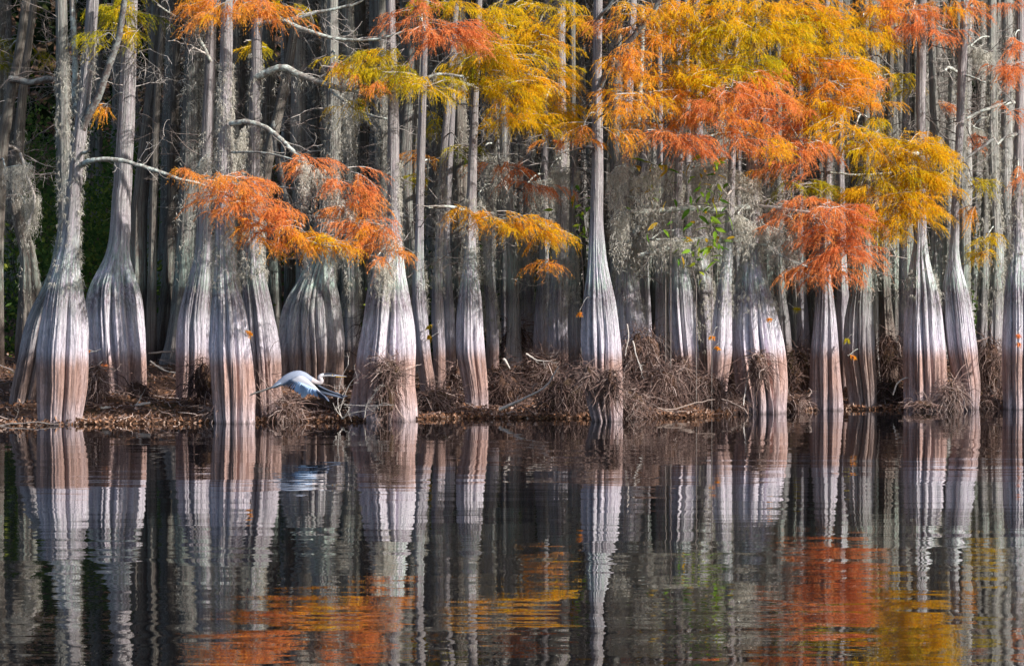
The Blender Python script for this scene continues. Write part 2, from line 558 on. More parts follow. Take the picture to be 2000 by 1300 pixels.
add_tree('a', 40.1, [(828, 117, 86), (800, 117, 90), (760, 120, 94), (690, 122, 97), (640, 124, 92), (590, 124, 78), (560, 126, 64), (520, 131, 48), (480, 137, 36), (440, 141, 31), (400, 143, 29), (340, 148, 27), (280, 154, 26), (230, 160, 24), (150, 170, 23), (80, 176, 23), (0, 181, 23)], 'p',
         'pale fat-bottomed cypress at the water edge, leftmost of the bottle trunks', lobes=9, flute=0.34, ns=140)
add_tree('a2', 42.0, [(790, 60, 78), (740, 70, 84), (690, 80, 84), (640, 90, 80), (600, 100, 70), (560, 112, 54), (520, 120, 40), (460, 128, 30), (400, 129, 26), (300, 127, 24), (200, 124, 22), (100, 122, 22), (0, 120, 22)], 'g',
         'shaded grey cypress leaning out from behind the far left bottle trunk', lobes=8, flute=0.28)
add_tree('b', 42.3, [(783, 232, 104), (745, 232, 108), (690, 229, 116), (650, 227, 117), (620, 224, 114), (590, 224, 108), (560, 223, 96), (530, 226, 70), (500, 230, 46), (460, 234, 40), (400, 236, 36), (300, 243, 33), (200, 248, 31), (100, 252, 28), (0, 255, 26)], 'p',
         'stout shaded cypress with a knotty buttress and olive needles hanging high on it', lobes=12, flute=0.33, feet=0.4, ns=150)
add_tree('c', 42.5, [(775, 378, 66), (740, 380, 68), (690, 380, 68), (650, 380, 66), (620, 381, 62), (590, 385, 56), (560, 389, 50), (520, 395, 38), (490, 399, 32), (440, 400, 29), (400, 399, 26), (300, 404, 22), (200, 408, 20), (100, 412, 19), (0, 415, 18)], 'p',
         'straight smooth cypress with a shaded foot behind the front pair, orange needles at top', lobes=8, flute=0.3)
add_tree('d', 40.4, [(825, 454, 80), (760, 453, 85), (690, 450, 85), (640, 448, 77), (600, 446, 66), (560, 441, 48), (530, 440, 42), (500, 438, 36), (440, 437, 32), (300, 438, 28), (150, 441, 24), (0, 443, 22)], 'p',
         'pale fluted cypress in the water with moss down its neck, left of the heron', lobes=12, flute=0.33, ns=140)
add_tree('e', 41.0, [(818, 520, 62), (760, 516, 68), (690, 513, 70), (640, 508, 66), (620, 506, 60), (590, 502, 56), (560, 497, 50), (520, 493, 44), (480, 494, 33), (440, 495, 29), (400, 496, 27), (300, 496, 23), (150, 500, 21), (0, 503, 20)], 'p',
         'pale cypress with its foot beside the heron trailing legs and a long lichen limb above', lobes=9, flute=0.3)
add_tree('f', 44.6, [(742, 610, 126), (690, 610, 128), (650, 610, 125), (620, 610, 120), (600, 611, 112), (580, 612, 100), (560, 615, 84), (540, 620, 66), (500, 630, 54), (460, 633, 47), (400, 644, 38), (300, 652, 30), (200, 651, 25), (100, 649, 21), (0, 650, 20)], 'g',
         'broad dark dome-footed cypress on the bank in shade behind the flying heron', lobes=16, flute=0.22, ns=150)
add_tree('g', 41.1, [(818, 752, 132), (795, 752, 134), (760, 754, 126), (690, 757, 121), (640, 760, 108), (600, 760, 95), (560, 760, 80), (530, 762, 60), (490, 766, 40), (460, 769, 29), (400, 769, 23), (300, 768, 23), (200, 769, 20), (100, 765, 18), (0, 763, 17)], 'p',
         'big pale cypress with splayed feet and a ball of rootlets caught on its front', lobes=11, flute=0.42, feet=0.5, ns=150)
add_tree('h', 43.5, [(752, 836, 32), (690, 827, 29), (620, 822, 30), (560, 818, 27), (520, 818, 20), (480, 819, 17), (400, 820, 15), (300, 822, 17), (200, 826, 13), (100, 829, 12), (0, 832, 11)], 'p',
         'slim straight cypress right beside the big splay-footed one, reddish stem', lobes=7, flute=0.2, ns=80)
add_tree('i', 43.8, [(745, 858, 26), (690, 858, 25), (620, 855, 27), (560, 854, 22), (500, 857, 17), (400, 861, 13), (300, 865, 14), (210, 875, 14), (100, 884, 12), (0, 892, 11)], 'p',
         'slim cypress with a slight lean right, sprig of new needles low on it', lobes=7, flute=0.2, ns=80)
add_tree('j', 42.8, [(782, 930, 48), (760, 928, 48), (690, 918, 57), (620, 917, 52), (580, 917, 45), (560, 917, 38), (530, 918, 28), (500, 918, 22), (400, 920, 19), (300, 923, 16), (200, 928, 13), (100, 932, 12), (0, 936, 11)], 'p',
         'medium pale cypress with a forked base left of the low dark root mound', lobes=8, flute=0.3)
add_tree('k', 47.0, [(712, 962, 26), (690, 962, 25), (620, 961, 23), (560, 956, 22), (500, 953, 19), (400, 957, 14), (300, 962, 12), (150, 965, 11), (0, 968, 10)], 'p',
         'mossy narrow trunk close behind the right side of the fork-based cypress', lobes=7, flute=0.2, ns=72)
add_tree('l', 48.0, [(695, 989, 22), (620, 989, 21), (560, 989, 20), (400, 986, 13), (200, 983, 12), (0, 980, 11)], 'p',
         'narrow grey trunk rising out of the brown brush pile left of centre', lobes=7, flute=0.2, ns=72)
add_tree('m', 48.2, [(695, 1031, 30), (640, 1030, 28), (560, 1031, 22), (460, 1031, 18), (300, 1031, 15), (0, 1036, 13)], 'p',
         'grey trunk with hanging moss just right of the brown brush pile, pale right edge', lobes=7, flute=0.25, ns=72)
add_tree('n', 45.6, [(735, 1092, 40), (690, 1091, 42), (620, 1090, 42), (560, 1092, 38), (500, 1097, 30), (400, 1099, 21), (300, 1097, 21), (150, 1094, 20), (0, 1096, 18)], 'p',
         'dim bluish mossy trunk left of the bright central cypress, wider of the pair there', lobes=9, flute=0.24, ns=96)
add_tree('o', 45.0, [(720, 1122, 24), (690, 1121, 24), (620, 1121, 24), (560, 1120, 19), (500, 1119, 12), (400, 1117, 11), (300, 1121, 14), (150, 1119, 12), (0, 1118, 11)], 'g',
         'thin stem squeezed against the left flank of the bright central cypress', lobes=6, flute=0.2, ns=72)
add_tree('p', 40.9, [(820, 1186, 64), (790, 1180, 76), (740, 1176, 80), (690, 1174, 82), (650, 1173, 80), (620, 1172, 73), (600, 1171, 68), (580, 1170, 61), (560, 1169, 54), (530, 1167, 42), (500, 1166, 35), (440, 1165, 25), (400, 1165, 24), (300, 1167, 21), (150, 1166, 18), (0, 1168, 17)], 'p',
         'bright white fluted bottle-shaped cypress at the centre with roots round its foot', lobes=12, flute=0.34, ns=150)
add_tree('q', 44.6, [(700, 1238, 80), (640, 1231, 64), (590, 1226, 54), (540, 1224, 42), (500, 1222, 34), (400, 1216, 26), (300, 1220, 20), (200, 1227, 18), (0, 1236, 16)], 'p',
         'moss-draped cypress with a leaning lichen limb above the hanging root pile right of centre', lobes=9, flute=0.25, ns=96)
add_tree('r', 43.2, [(772, 1347, 30), (750, 1346, 36), (690, 1339, 52), (620, 1332, 48), (560, 1329, 43), (530, 1327, 33), (500, 1325, 26), (440, 1322, 18), (400, 1322, 15), (300, 1328, 14), (100, 1325, 13), (0, 1322, 12)], 'p',
         'narrow-footed cypress tapering to a pointed base in the matted roots', lobes=8, flute=0.32)
add_tree('s', 45.5, [(708, 1384, 36), (690, 1384, 34), (620, 1380, 38), (560, 1375, 37), (500, 1366, 32), (400, 1366, 20), (200, 1363, 16), (0, 1360, 15)], 'p',
         'grey moss-streaked trunk filling the gap behind the pointed-base cypress', lobes=8, flute=0.25, ns=90)
add_tree('t', 43.0, [(748, 1404, 34), (690, 1410, 40), (620, 1411, 36), (590, 1413, 31), (560, 1415, 26), (500, 1421, 19), (400, 1427, 14), (300, 1430, 13), (150, 1436, 12), (0, 1442, 12)], 'p',
         'small clean grey cypress leaning right, left neighbour of the ribbed twin-foot cypress', lobes=7, flute=0.25, ns=90)
add_tree('u', 43.3, [(770, 1490, 98), (740, 1486, 104), (690, 1481, 102), (640, 1477, 94), (600, 1473, 82), (560, 1470, 64), (520, 1468, 46), (480, 1468, 34), (400, 1471, 26), (300, 1470, 25), (150, 1474, 20), (0, 1476, 18)], 'p',
         'wide ribbed cypress with two feet and pale lichen limbs reaching out sideways', lobes=16, flute=0.36, feet=0.4, ns=150)
add_tree('v', 44.2, [(802, 1613, 64), (740, 1612, 60), (690, 1611, 56), (620, 1611, 43), (580, 1611, 34), (560, 1611, 28), (530, 1611, 20), (480, 1612, 17), (400, 1614, 16), (300, 1618, 14), (0, 1614, 13)], 'p',
         'pale cypress in the water directly below the rust-orange hanging needles', lobes=9, flute=0.32)
add_tree('w', 44.5, [(800, 1688, 56), (740, 1684, 62), (690, 1679, 65), (620, 1679, 58), (580, 1681, 46), (540, 1685, 37), (500, 1690, 24), (460, 1694, 14), (400, 1694, 13), (200, 1692, 13), (0, 1690, 12)], 'g',
         'blue-grey shaded cypress with diagonal ribs just right of the one under the rust needles', lobes=9, flute=0.36, feet=0.4)
add_tree('x', 46.6, [(715, 1735, 40), (660, 1733, 34), (600, 1729, 26), (540, 1727, 24), (460, 1726, 20), (400, 1722, 19), (200, 1738, 13), (0, 1742, 11)], 'b',
         'dark brown decaying trunk with torn bark in the shadowy gap', lobes=8, flute=0.4, ns=80)
add_tree('y', 44.3, [(798, 1805, 80), (740, 1805, 82), (690, 1805, 81), (640, 1804, 77), (600, 1803, 71), (580, 1802, 66), (560, 1801, 59), (530, 1799, 46), (500, 1798, 33), (460, 1799, 23), (400, 1799, 19), (300, 1800, 14), (200, 1798, 19), (100, 1800, 18), (0, 1802, 16)], 'p',
         'stout barrel-footed cypress with a mint green lichen collar, yellow needles above it', lobes=12, flute=0.3, ns=140)
add_tree('z', 44.4, [(798, 1894, 40), (760, 1891, 52), (690, 1880, 60), (620, 1873, 60), (580, 1868, 54), (560, 1866, 48), (520, 1863, 28), (490, 1863, 19), (450, 1865, 16), (400, 1865, 15), (300, 1872, 13), (150, 1878, 17), (0, 1886, 16)], 'p',
         'shaded cypress with a long thin stem leaning right beside the barrel-footed one', lobes=7, flute=0.38, feet=0.5)
add_tree('za', 44.5, [(798, 1990, 66), (690, 1990, 68), (620, 1990, 62), (560, 1988, 52), (520, 1988, 40), (480, 1989, 26), (400, 1986, 22), (300, 1990, 19), (100, 1993, 15), (0, 1992, 14)], 'p',
         'grey cypress cut by the right edge of the picture, standing in the water', lobes=10, flute=0.3)
add_tree('zb', 46.0, [(668, 1942, 28), (600, 1945, 28), (560, 1946, 27), (500, 1949, 24), (400, 1944, 19), (300, 1940, 20), (100, 1938, 18), (0, 1938, 17)], 'g',
         'tall lichen-spotted grey trunk with shaggy moss left of the right-edge cypress', lobes=8, flute=0.2, ns=90)
add_tree('zc', 47.2, [(665, 1918, 22), (540, 1922, 20), (400, 1923, 14), (200, 1934, 12), (0, 1952, 12)], 'g',
         'thin trunk crossing close behind the lichen-spotted grey trunk near the right', lobes=7, flute=0.2, ns=72)
add_tree('zd', 45.6, [(680, 1886, 20), (560, 1884, 17), (400, 1882, 16), (200, 1878, 14), (0, 1870, 11)], 'g',
         'lichen-flecked stem peeping from behind the thin leaning shaded cypress', lobes=7, flute=0.2, ns=72)
add_tree('ze', 46.8, [(655, 1828, 30), (560, 1828, 23), (400, 1829, 20), (300, 1826, 18), (100, 1821, 14), (0, 1818, 13)], 'g',
         'grey stringy-barked trunk just behind the right of the barrel-footed cypress', lobes=7, flute=0.2, ns=72)
add_tree('zf', 46.5, [(718, 1533, 34), (690, 1532, 34), (620, 1527, 30), (560, 1521, 22), (400, 1519, 15), (200, 1520, 13), (0, 1518, 12)], 'g',
         'dim grey trunk showing from behind the right foot of the wide ribbed cypress', lobes=7, flute=0.25, ns=80)
for key, d, kn, lab in [
    ('ma', 45.9, [(712, 1291, 24), (640, 1291, 22), (560, 1288, 17), (450, 1286, 12), (250, 1290, 11), (0, 1286, 10)], 'thin moss-hung trunk between the root slope tree and the pointed-base cypress'),
    ('mb', 47.0, [(700, 1262, 26), (620, 1261, 22), (540, 1258, 17), (400, 1256, 14), (200, 1262, 12), (0, 1266, 11)], 'pale trunk half hidden by the moss-draped cypress at the root slope'),
    ('md', 47.0, [(715, 1058, 36), (650, 1058, 34), (580, 1060, 27), (500, 1062, 19), (350, 1064, 15), (0, 1068, 13)], 'pale bottle-footed trunk behind the brush heap of pale sticks'),
    ('me', 46.8, [(720, 1570, 30), (650, 1569, 28), (580, 1566, 21), (500, 1564, 15), (300, 1562, 13), (0, 1560, 12)], 'grey trunk in the dark gap between ribbed cypress and the one under rust needles'),
    ('mf', 46.2, [(712, 1652, 34), (640, 1650, 32), (570, 1647, 23), (480, 1645, 15), (300, 1642, 13), (0, 1640, 12)], 'grey trunk showing between the cypress under rust needles and the blue-grey one'),
    ('mg', 46.3, [(728, 878, 26), (640, 877, 24), (560, 874, 19), (450, 872, 13), (200, 884, 12), (0, 890, 11)], 'mint-tinged mossy trunk between the slim leaning cypress and the fork-based one'),
    ('mh', 47.2, [(705, 1206, 40), (640, 1206, 36), (560, 1204, 27), (480, 1202, 18), (300, 1200, 15), (0, 1198, 13)], 'pale trunk rising just behind the right flank of the bright central cypress'),
    ('mi', 47.4, [(690, 1768, 26), (600, 1766, 22), (520, 1764, 16), (300, 1768, 13), (0, 1772, 12)], 'grey trunk in the shadow left of the barrel-footed cypress'),
    ('mj', 46.4, [(700, 1352, 26), (620, 1350, 24), (540, 1347, 18), (420, 1345, 13), (0, 1340, 11)], 'thin pale trunk behind the right edge of the pointed-base cypress'),
    ('mk', 47.0, [(705, 1448, 30), (620, 1446, 24), (520, 1442, 16), (400, 1442, 13), (0, 1448, 12)], 'thin grey trunk between the small leaning cypress and the wide ribbed one'),
]:
    add_tree(key, d, kn, 'p', lab, lobes=7, flute=0.25, ns=80)
# dim trunks of the left bank
LG = 'dark hardwood trunks on the left bank'
add_tree('la', 46.8, [(690, 66, 84 * 0.9), (640, 64, 66), (560, 58, 42), (500, 27, 28) if False else (500, 56, 30), (400, 30, 27), (280, 38, 20), (150, 46, 17), (60, 60, 15), (0, 66, 14)], 'b',
         'crooked rough dark trunk on the bank at the far left with lichen flecks', LG, lobes=8, flute=0.2, ns=80, name='hardwood_tree')
add_tree('lb', 46.2, [(700, -12, 40), (500, -8, 28), (300, 2, 24), (230, 12, 22), (150, 30, 18), (80, 42, 17), (0, 52, 16)], 'b',
         'slanting mottled trunk leaving the picture at the far left edge', LG, lobes=7, flute=0.15, ns=80, name='hardwood_tree')
add_tree('lc', 47.2, [(655, 272, 40), (600, 271, 36), (500, 271, 33), (400, 272, 32), (300, 282, 28), (150, 300, 24), (0, 312, 20)], 'b',
         'brown mottled hardwood trunk directly right of the knotty stout cypress', LG, lobes=7, flute=0.12, ns=80, name='hardwood_tree')
add_tree('ld', 47.0, [(695, 296, 20), (600, 296, 19), (500, 298, 16), (400, 300, 15), (200, 306, 13), (0, 322, 12)], 'b',
         'thin wavy speckled hardwood stem next to the brown mottled trunk', LG, lobes=6, flute=0.12, ns=64, name='hardwood_tree')
add_tree('le', 47.8, [(680, 326, 46), (640, 326, 42), (580, 329, 35), (500, 333, 26), (400, 335, 20), (250, 338, 18), (100, 346, 15), (0, 350, 14)], 'b',
         'hardwood trunk with a black stained foot left of the straight smooth cypress', LG, lobes=8, flute=0.15, ns=80, name='hardwood_tree')
add_tree('lf', 46.4, [(640, 505, 26), (500, 508, 24), (380, 512, 23), (330, 518, 22), (250, 538, 21), (150, 560, 19), (70, 574, 17), (0, 582, 15)], 'b',
         'dark slanting trunk leaning right in the gap left of the dome-footed cypress', LG, lobes=7, flute=0.12, ns=72, name='hardwood_tree')
add_tree('lg', 50.0, [(650, 566, 22), (400, 565, 18), (200, 564, 17), (0, 562, 15)], 'b',
         'plain brown stem standing upright in the dark gap above the slope', LG, lobes=6, flute=0.12, ns=64, name='hardwood_tree')
add_tree('lh', 46.6, [(700, 690, 34), (560, 688, 28), (450, 684, 24), (350, 684, 22), (200, 684, 20), (0, 682, 18)], 'g',
         'moss-hung grey trunk between the dome-footed cypress and the splay-footed one', lobes=7, flute=0.15, ns=72)
add_tree('li', 45.2, [(650, 735, 40), (560, 738, 30), (450, 743, 22), (350, 748, 20), (200, 747, 18), (0, 744, 16)], 'g',
         'fuzzy moss-covered trunk tight behind the left of the splay-footed cypress', lobes=7, flute=0.15, ns=72)
add_tree('lj', 46.8, [(700, 902, 34), (600, 900, 32), (450, 899, 29), (300, 898, 28), (150, 897, 26), (0, 896, 24)], 'b',
         'thick dim trunk behind and left of the fork-based cypress', lobes=9, flute=0.15, ns=80)

# ------------------------------------------------------------------ needles, moss, twigs


def foliage_parts(C, rad, tint, n, seed, bias, sizef=1.0):
    """fans of thin drooping cypress strands round C; returns needles (V,F,tint) and twig tubes"""
    g = np.random.default_rng(seed)
    u = nrm(g.normal(size=(n, 3))) * (g.uniform(0.02, 1, (n, 1)) ** 0.5)
    O = C + u * rad * 0.85
    hd = u * np.array([1, 1, 0]) * 0.8 + g.normal(0, 0.55, (n, 3)) * np.array([1, 1, 0.0]) + np.array(bias) * 0.55
    hd[:, 2] = g.uniform(-0.15, 0.3, n)
    hd = nrm(hd)
    O = O - hd * 0.14 * sizef
    O[:, 2] += 0.07 * sizef
    Ln = g.uniform(0.25, 0.5, n) * sizef
    droop = g.uniform(0.15, 0.6, n)
    K = 13                                   # strands on each fan
    sk = np.linspace(0.12, 1.0, K)[None] + g.uniform(-0.04, 0.04, (n, K))
    A = O[:, None] + Ln[:, None, None] * hd[:, None] * sk[..., None]
    A[..., 2] -= Ln[:, None] * droop[:, None] * sk ** 2 * 0.7
    sg = np.where(np.arange(K) % 2 == 0, 1.0, -1.0)[None, :, None]
    side = nrm(np.cross(hd, np.array([0, 0, 1.0])))[:, None] * sg
    kd = nrm(hd[:, None] * g.uniform(0.5, 1.0, (n, K, 1)) + side * g.uniform(0.1, 0.75, (n, K, 1)) + np.array([0, 0, -1.0]) * g.uniform(0.05, 0.55, (n, K, 1)))
    kl = g.uniform(0.10, 0.30, (n, K)) * sizef * (1.15 - 0.45 * sk)
    kg = g.uniform(0.5, 1.3, (n, K))
    M = 19                                   # needle tufts on each strand
    s = (np.arange(M)[None, None] + g.uniform(0, 1, (n, K, M))) / M
    P = A[:, :, None] + kl[:, :, None, None] * kd[:, :, None] * s[..., None]
    P[..., 2] -= kl[..., None] * kg[..., None] * s ** 2 * 0.7
    tg = np.repeat(kd[:, :, None], M, 2).copy()
    tg[..., 2] -= kg[..., None] * s * 1.4
    tg = nrm(tg)
    fd = nrm(tg * 0.9 + g.normal(0, 0.42, (n, K, M, 3)) + np.array([0, 0, -0.12]))
    ln = g.uniform(0.032, 0.062, (n, K, M, 1)) * (1.1 - 0.4 * s[..., None]) * (0.7 + 0.3 * sizef)
    wd = nrm(np.cross(fd, g.normal(size=(n, K, M, 3)))) * g.uniform(0.0026, 0.0046, (n, K, M, 1))
    Vb = np.stack([P + wd, P - wd, P + fd * ln], 3).reshape(-1, 3)
    k = np.arange(n * K * M) * 3
    Fb = np.stack([k, k + 1, k + 2], -1)
    tt = np.clip(tint + g.normal(0, 0.05, (n, 1, 1)) + g.normal(0, 0.03, (n, K, 1)) + g.normal(0, 0.025, (n, K, M)), 0.0, 1.0)
    tv = np.repeat(tt.ravel(), 3)
    ss = np.linspace(-0.15, 0.95, 5)
    TP = O[:, None] + Ln[:, None, None] * hd[:, None] * ss[None, :, None]
    TP[..., 2] -= Ln[:, None] * droop[:, None] * np.sign(ss) * ss ** 2 * 0.7
    return (Vb, Fb, tv), TP


def moss_strands(O, L, seed, thick=1.0, tint=0.5):
    g = np.random.default_rng(seed)
    N = len(O)
    M = 16
    s = np.sort(g.uniform(0, 1, (N, M)), 1)
    ph = g.uniform(0, 6.28, (N, 1))
    P = np.repeat(O[:, None], M, 1).astype(float)
    P[..., 0] += 0.025 * np.sin(ph + s * 7) * (L[:, None] + 0.2) + g.normal(0, 0.012, (N, M))
    P[..., 1] += 0.025 * np.cos(ph * 1.7 + s * 6) + g.normal(0, 0.012, (N, M))
    P[..., 2] -= L[:, None] * s
    d = nrm(np.array([0, 0, -1.0]) + g.normal(0, 0.55, (N, M, 3)))
    ln = g.uniform(0.03, 0.085, (N, M, 1))
    wd = nrm(np.cross(d, g.normal(size=(N, M, 3)))) * g.uniform(0.002, 0.0042, (N, M, 1)) * thick
    V = np.stack([P + wd, P - wd, P + d * ln], 2).reshape(-1, 3)
    k = np.arange(N * M) * 3
    tt = np.clip(tint + g.normal(0, 0.2, (N, 1)) + g.normal(0, 0.12, (N, M)), 0, 1)
    return V, np.stack([k, k + 1, k + 2], -1), np.repeat(tt.ravel(), 3)


def bare_twigs(o, d0, length, r, seed, kids=5, levels=2):
    """list of (M,3) polylines and radii for a bare ramifying twig"""
    g = np.random.default_rng(seed)
    out = []

    def grow(o, d, L, r, lv):
        M = 7
        p = [np.array(o, float)]
        dd = np.array(d, float)
        for i in range(M - 1):
            dd = dd + g.normal(0, 0.22, 3)
            dd /= np.linalg.norm(dd)
            p.append(p[-1] + dd * L / (M - 1))
        p = np.array(p)
        out.append((p, np.linspace(r, r * 0.35, M)))
        if lv > 0:
            for _ in range(kids):
                i = g.integers(1, M)
                nd = dd * 0.5 + g.normal(0, 0.75, 3)
                nd[1] *= 0.7
                nd /= np.linalg.norm(nd)
                grow(p[i], nd, L * g.uniform(0.3, 0.6), r * 0.5, lv - 1)
    grow(o, d0, length, r, levels)
    return out


def tubes_from(lst, sides=4, seed=0):
    """group polylines by point count"""
    by = {}
    for p, r in lst:
        by.setdefault(len(p), []).append((p, r))
    parts = []
    for k, v in by.items():
        parts.append(batch_tubes(np.array([a for a, _ in v]), np.array([b_ for _, b_ in v]), sides, seed))
    return parts


# hand placed limbs: tree, points in picture pixels, widths, depth offset from trunk at the two ends, material, twigs, moss
LIMBS = [
    ('a', [(150, 328), (168, 316), (185, 309), (240, 310), (300, 325), (350, 342), (405, 356), (470, 385), (560, 445), (630, 472)], 12, 3, 0.0, -0.9, M_LICHEN, 10, 0),
    ('a', [(146, 285), (158, 255), (170, 232), (193, 192), (212, 140), (232, 85), (240, 30), (246, -30)], 19, 11, 0.05, -0.3, M_DKBR, 4, 0),
    ('a', [(152, 305), (165, 298), (174, 293)], 8, 5, 0.0, -0.25, M_LICHEN, 0, 0),
    ('a', [(152, 222), (146, 190), (146, 120), (143, 60), (140, -20)], 13, 11, 0.1, 0.1, M_LICHEN, 0, 60),
    ('lb', [(20, 155), (60, 162), (95, 156), (132, 158)], 14, 10, -0.1, -0.4, M_DKBR, 5, 0),
    ('d', [(452, 242), (480, 238), (520, 250), (550, 272), (575, 295), (602, 318), (640, 352), (665, 392), (692, 424), (730, 452), (775, 478)], 11, 4, -0.1, -0.9, M_LICHEN, 9, 0),
    ('e', [(500, 152), (530, 138), (560, 132), (590, 148), (640, 166), (700, 178), (755, 181), (800, 172), (850, 148), (905, 152)], 16, 5, -0.05, -0.7, M_LICHEN, 10, 60),
    ('e', [(505, 50), (545, 42), (590, 60), (640, 76), (690, 81), (740, 79), (792, 66)], 10, 4, -0.05, -0.6, M_LICHEN, 16, 0),
    ('e', [(540, 42), (580, 36), (640, 20), (700, 4), (720, -20)], 8, 4, -0.1, -0.5, M_LICHEN, 8, 0),
    ('f', [(648, 176), (680, 202), (720, 226), (772, 240)], 9, 4, -0.1, -0.7, M_LICHEN, 4, 60),
    ('f', [(582, 566), (594, 545), (590, 515), (578, 480), (560, 400), (540, 315), (530, 240)], 18, 9, 0.1, 0.3, M_DKBR, 3, 0),
    ('j', [(925, 168), (890, 158), (850, 148), (835, 160)], 8, 4, -0.05, -0.5, M_LICHEN, 4, 0),
    ('j', [(922, 150), (870, 162), (885, 200), (910, 206)], 7, 3, -0.1, -0.5, M_LICHEN, 3, 0),
    ('j', [(920, 415), (890, 402), (850, 400), (835, 402)], 7, 4, -0.05, -0.4, M_LICHEN, 4, 0),
    ('p', [(1172, 168), (1185, 140), (1205, 108), (1236, 68), (1270, 30), (1292, -10)], 13, 10, -0.1, -0.5, M_DKBR, 6, 0),
    ('p', [(1168, 36), (1185, 18), (1212, -4)], 8, 5, -0.05, -0.3, M_LICHEN, 2, 0),
    ('p', [(1162, 290), (1140, 286), (1124, 300), (1118, 330), (1116, 380)], 8, 5, -0.1, 0.2, M_DKBR, 3, 0),
    ('q', [(1226, 476), (1246, 448), (1270, 405), (1296, 352), (1325, 292), (1340, 240)], 18, 11, -0.1, -0.5, M_LICHEN, 4, 80),
    ('q', [(1224, 420), (1232, 340), (1244, 260), (1252, 150), (1256, 20)], 13, 9, 0.0, 0.2, M_LICHEN, 4, 120),
    ('u', [(1463, 402), (1430, 404), (1380, 406), (1330, 404), (1270, 408), (1234, 410)], 12, 9, -0.1, -0.6, M_LICHEN, 5, 40),
    ('u', [(1463, 466), (1430, 467), (1380, 469), (1335, 472), (1290, 486), (1242, 498)], 13, 8, -0.1, -0.5, M_LICHEN, 4, 40),
    ('u', [(1476, 400), (1505, 404), (1550, 412), (1610, 418)], 7, 4, -0.1, -0.6, M_TWIG, 16, 30),
    ('u', [(1478, 478), (1500, 478), (1530, 500), (1580, 520)], 7, 4, -0.1, -0.6, M_LICHEN, 8, 40),
    ('u', [(1462, 372), (1440, 366), (1424, 380), (1418, 398)], 7, 4, -0.1, -0.6, M_TWIG, 8, 0),
    ('u', [(1464, 240), (1420, 232), (1350, 236), (1260, 242)], 9, 5, -0.1, -0.7, M_DKBR, 6, 40),
    ('u', [(1462, 68), (1410, 78), (1355, 68), (1310, 70), (1262, 80)], 9, 6, -0.1, -0.6, M_DKBR, 6, 0),
    ('u', [(1466, 262), (1440, 258), (1400, 264), (1350, 272)], 7, 4, -0.1, -0.6, M_LICHEN, 6, 40),
    ('v', [(1610, 300), (1580, 230), (1545, 160), (1560, 110)], 8, 4, -0.1, -0.6, M_DKBR, 6, 0),
    ('y', [(1792, 300), (1740, 290), (1700, 285), (1660, 290), (1640, 285)], 9, 4, -0.1, -0.8, M_LICHEN, 6, 0),
    ('y', [(1792, 345), (1730, 340), (1690, 345), (1620, 342)], 7, 4, -0.1, -0.7, M_LICHEN, 5, 0),
    ('zd', [(1876, 145), (1855, 134), (1845, 142)], 7, 5, -0.1, -0.4, M_LICHEN, 3, 0),
    ('zd', [(1878, 146), (1900, 150), (1926, 162)], 6, 3, -0.1, -0.4, M_LICHEN, 2, 0),
    ('za', [(1980, 200), (1955, 202), (1925, 210), (1884, 228)], 8, 6, -0.1, -0.4, M_LICHEN, 3, 0),
    ('za', [(1984, 262), (1965, 270), (1948, 286)], 7, 4, -0.1, -0.4, M_LICHEN, 3, 0),
    ('zb', [(1940, 272), (1910, 294), (1872, 318)], 7, 5, -0.1, -0.4, M_DKBR, 3, 0),
    ('zb', [(1938, 100), (1920, 104), (1900, 92)], 5, 3, -0.1, -0.4, M_DKBR, 3, 40),
    ('la', [(36, 296), (24, 288), (10, 286), (-20, 288)], 6, 4, -0.1, -0.5, M_TWIG, 14, 0),
    ('la', [(40, 300), (52, 345), (66, 390), (54, 440)], 6, 3, -0.15, -0.7, M_TWIG, 12, 70),
    ('c', [(412, 120), (380, 60), (340, 28), (310, 5)], 7, 3, -0.1, -0.5, M_LICHEN, 8, 0),
    ('c', [(410, 110), (380, 92), (368, 100)], 5, 3, -0.1, -0.4, M_TWIG, 9, 0),
]

BR = {}


def limb(Tk, pts, w0, w1, d0, d1, mat, ntw, nmoss, foliage=None):
    T = TREES[Tk]
    n = 6 * len(pts)
    pp = smooth_poly(pts, n)
    t = np.linspace(0, 1, n)
    dep = T.d + np.interp(pts[0][1], [0, 1], [0, 0]) + d0 + (d1 - d0) * t ** 0.8
    P = np.array([at(a[0], a[1], dd) for a, dd in zip(pp, dep)])
    g = np.random.default_rng(len(BR) * 13 + 7)
    P += np.cumsum(g.normal(0, 0.006, P.shape), 0) * 0.6
    rad = (w0 + (w1 - w0) * t) * dep / F / 2 * (1 + 0.09 * np.sin(t * n * 1.9 + 1) * g.uniform(0.4, 1, n))
    parts = [batch_tubes(P[None], rad[None], 10, len(BR))]
    tw = []
    for i in range(ntw):
        j = g.integers(n // 4, n)
        dirv = nrm((P[min(j + 1, n - 1)] - P[j - 1])) * 0.7 + g.normal(0, 0.6, 3)
        tw += bare_twigs(P[j], nrm(dirv), g.uniform(0.25, 0.6), 0.007, int(g.integers(1e6)), 3, 1)
    br = obj('branch', mesh_of('branch', parts), mat, T.root)
    BR[len(BR)] = br
    if tw:
        obj('twigs', mesh_of('twigs', tubes_from(tw, 3)), M_TWIG if mat is not M_DKBR else M_TWIGD, br, 'stuff')
    if nmoss:
        j = g.integers(n // 8, n, nmoss)
        O = P[j] + g.normal(0, 0.02, (nmoss, 3))
        v, f, tt = moss_strands(O, g.uniform(0.1, 0.5, nmoss) * g.uniform(0.4, 1, nmoss), int(g.integers(1e6)))
        obj('spanish_moss', mesh_of('spanish_moss', [(v, f)], False, {'tint': [tt]}), M_MOSS, br, 'stuff')
    return br, P


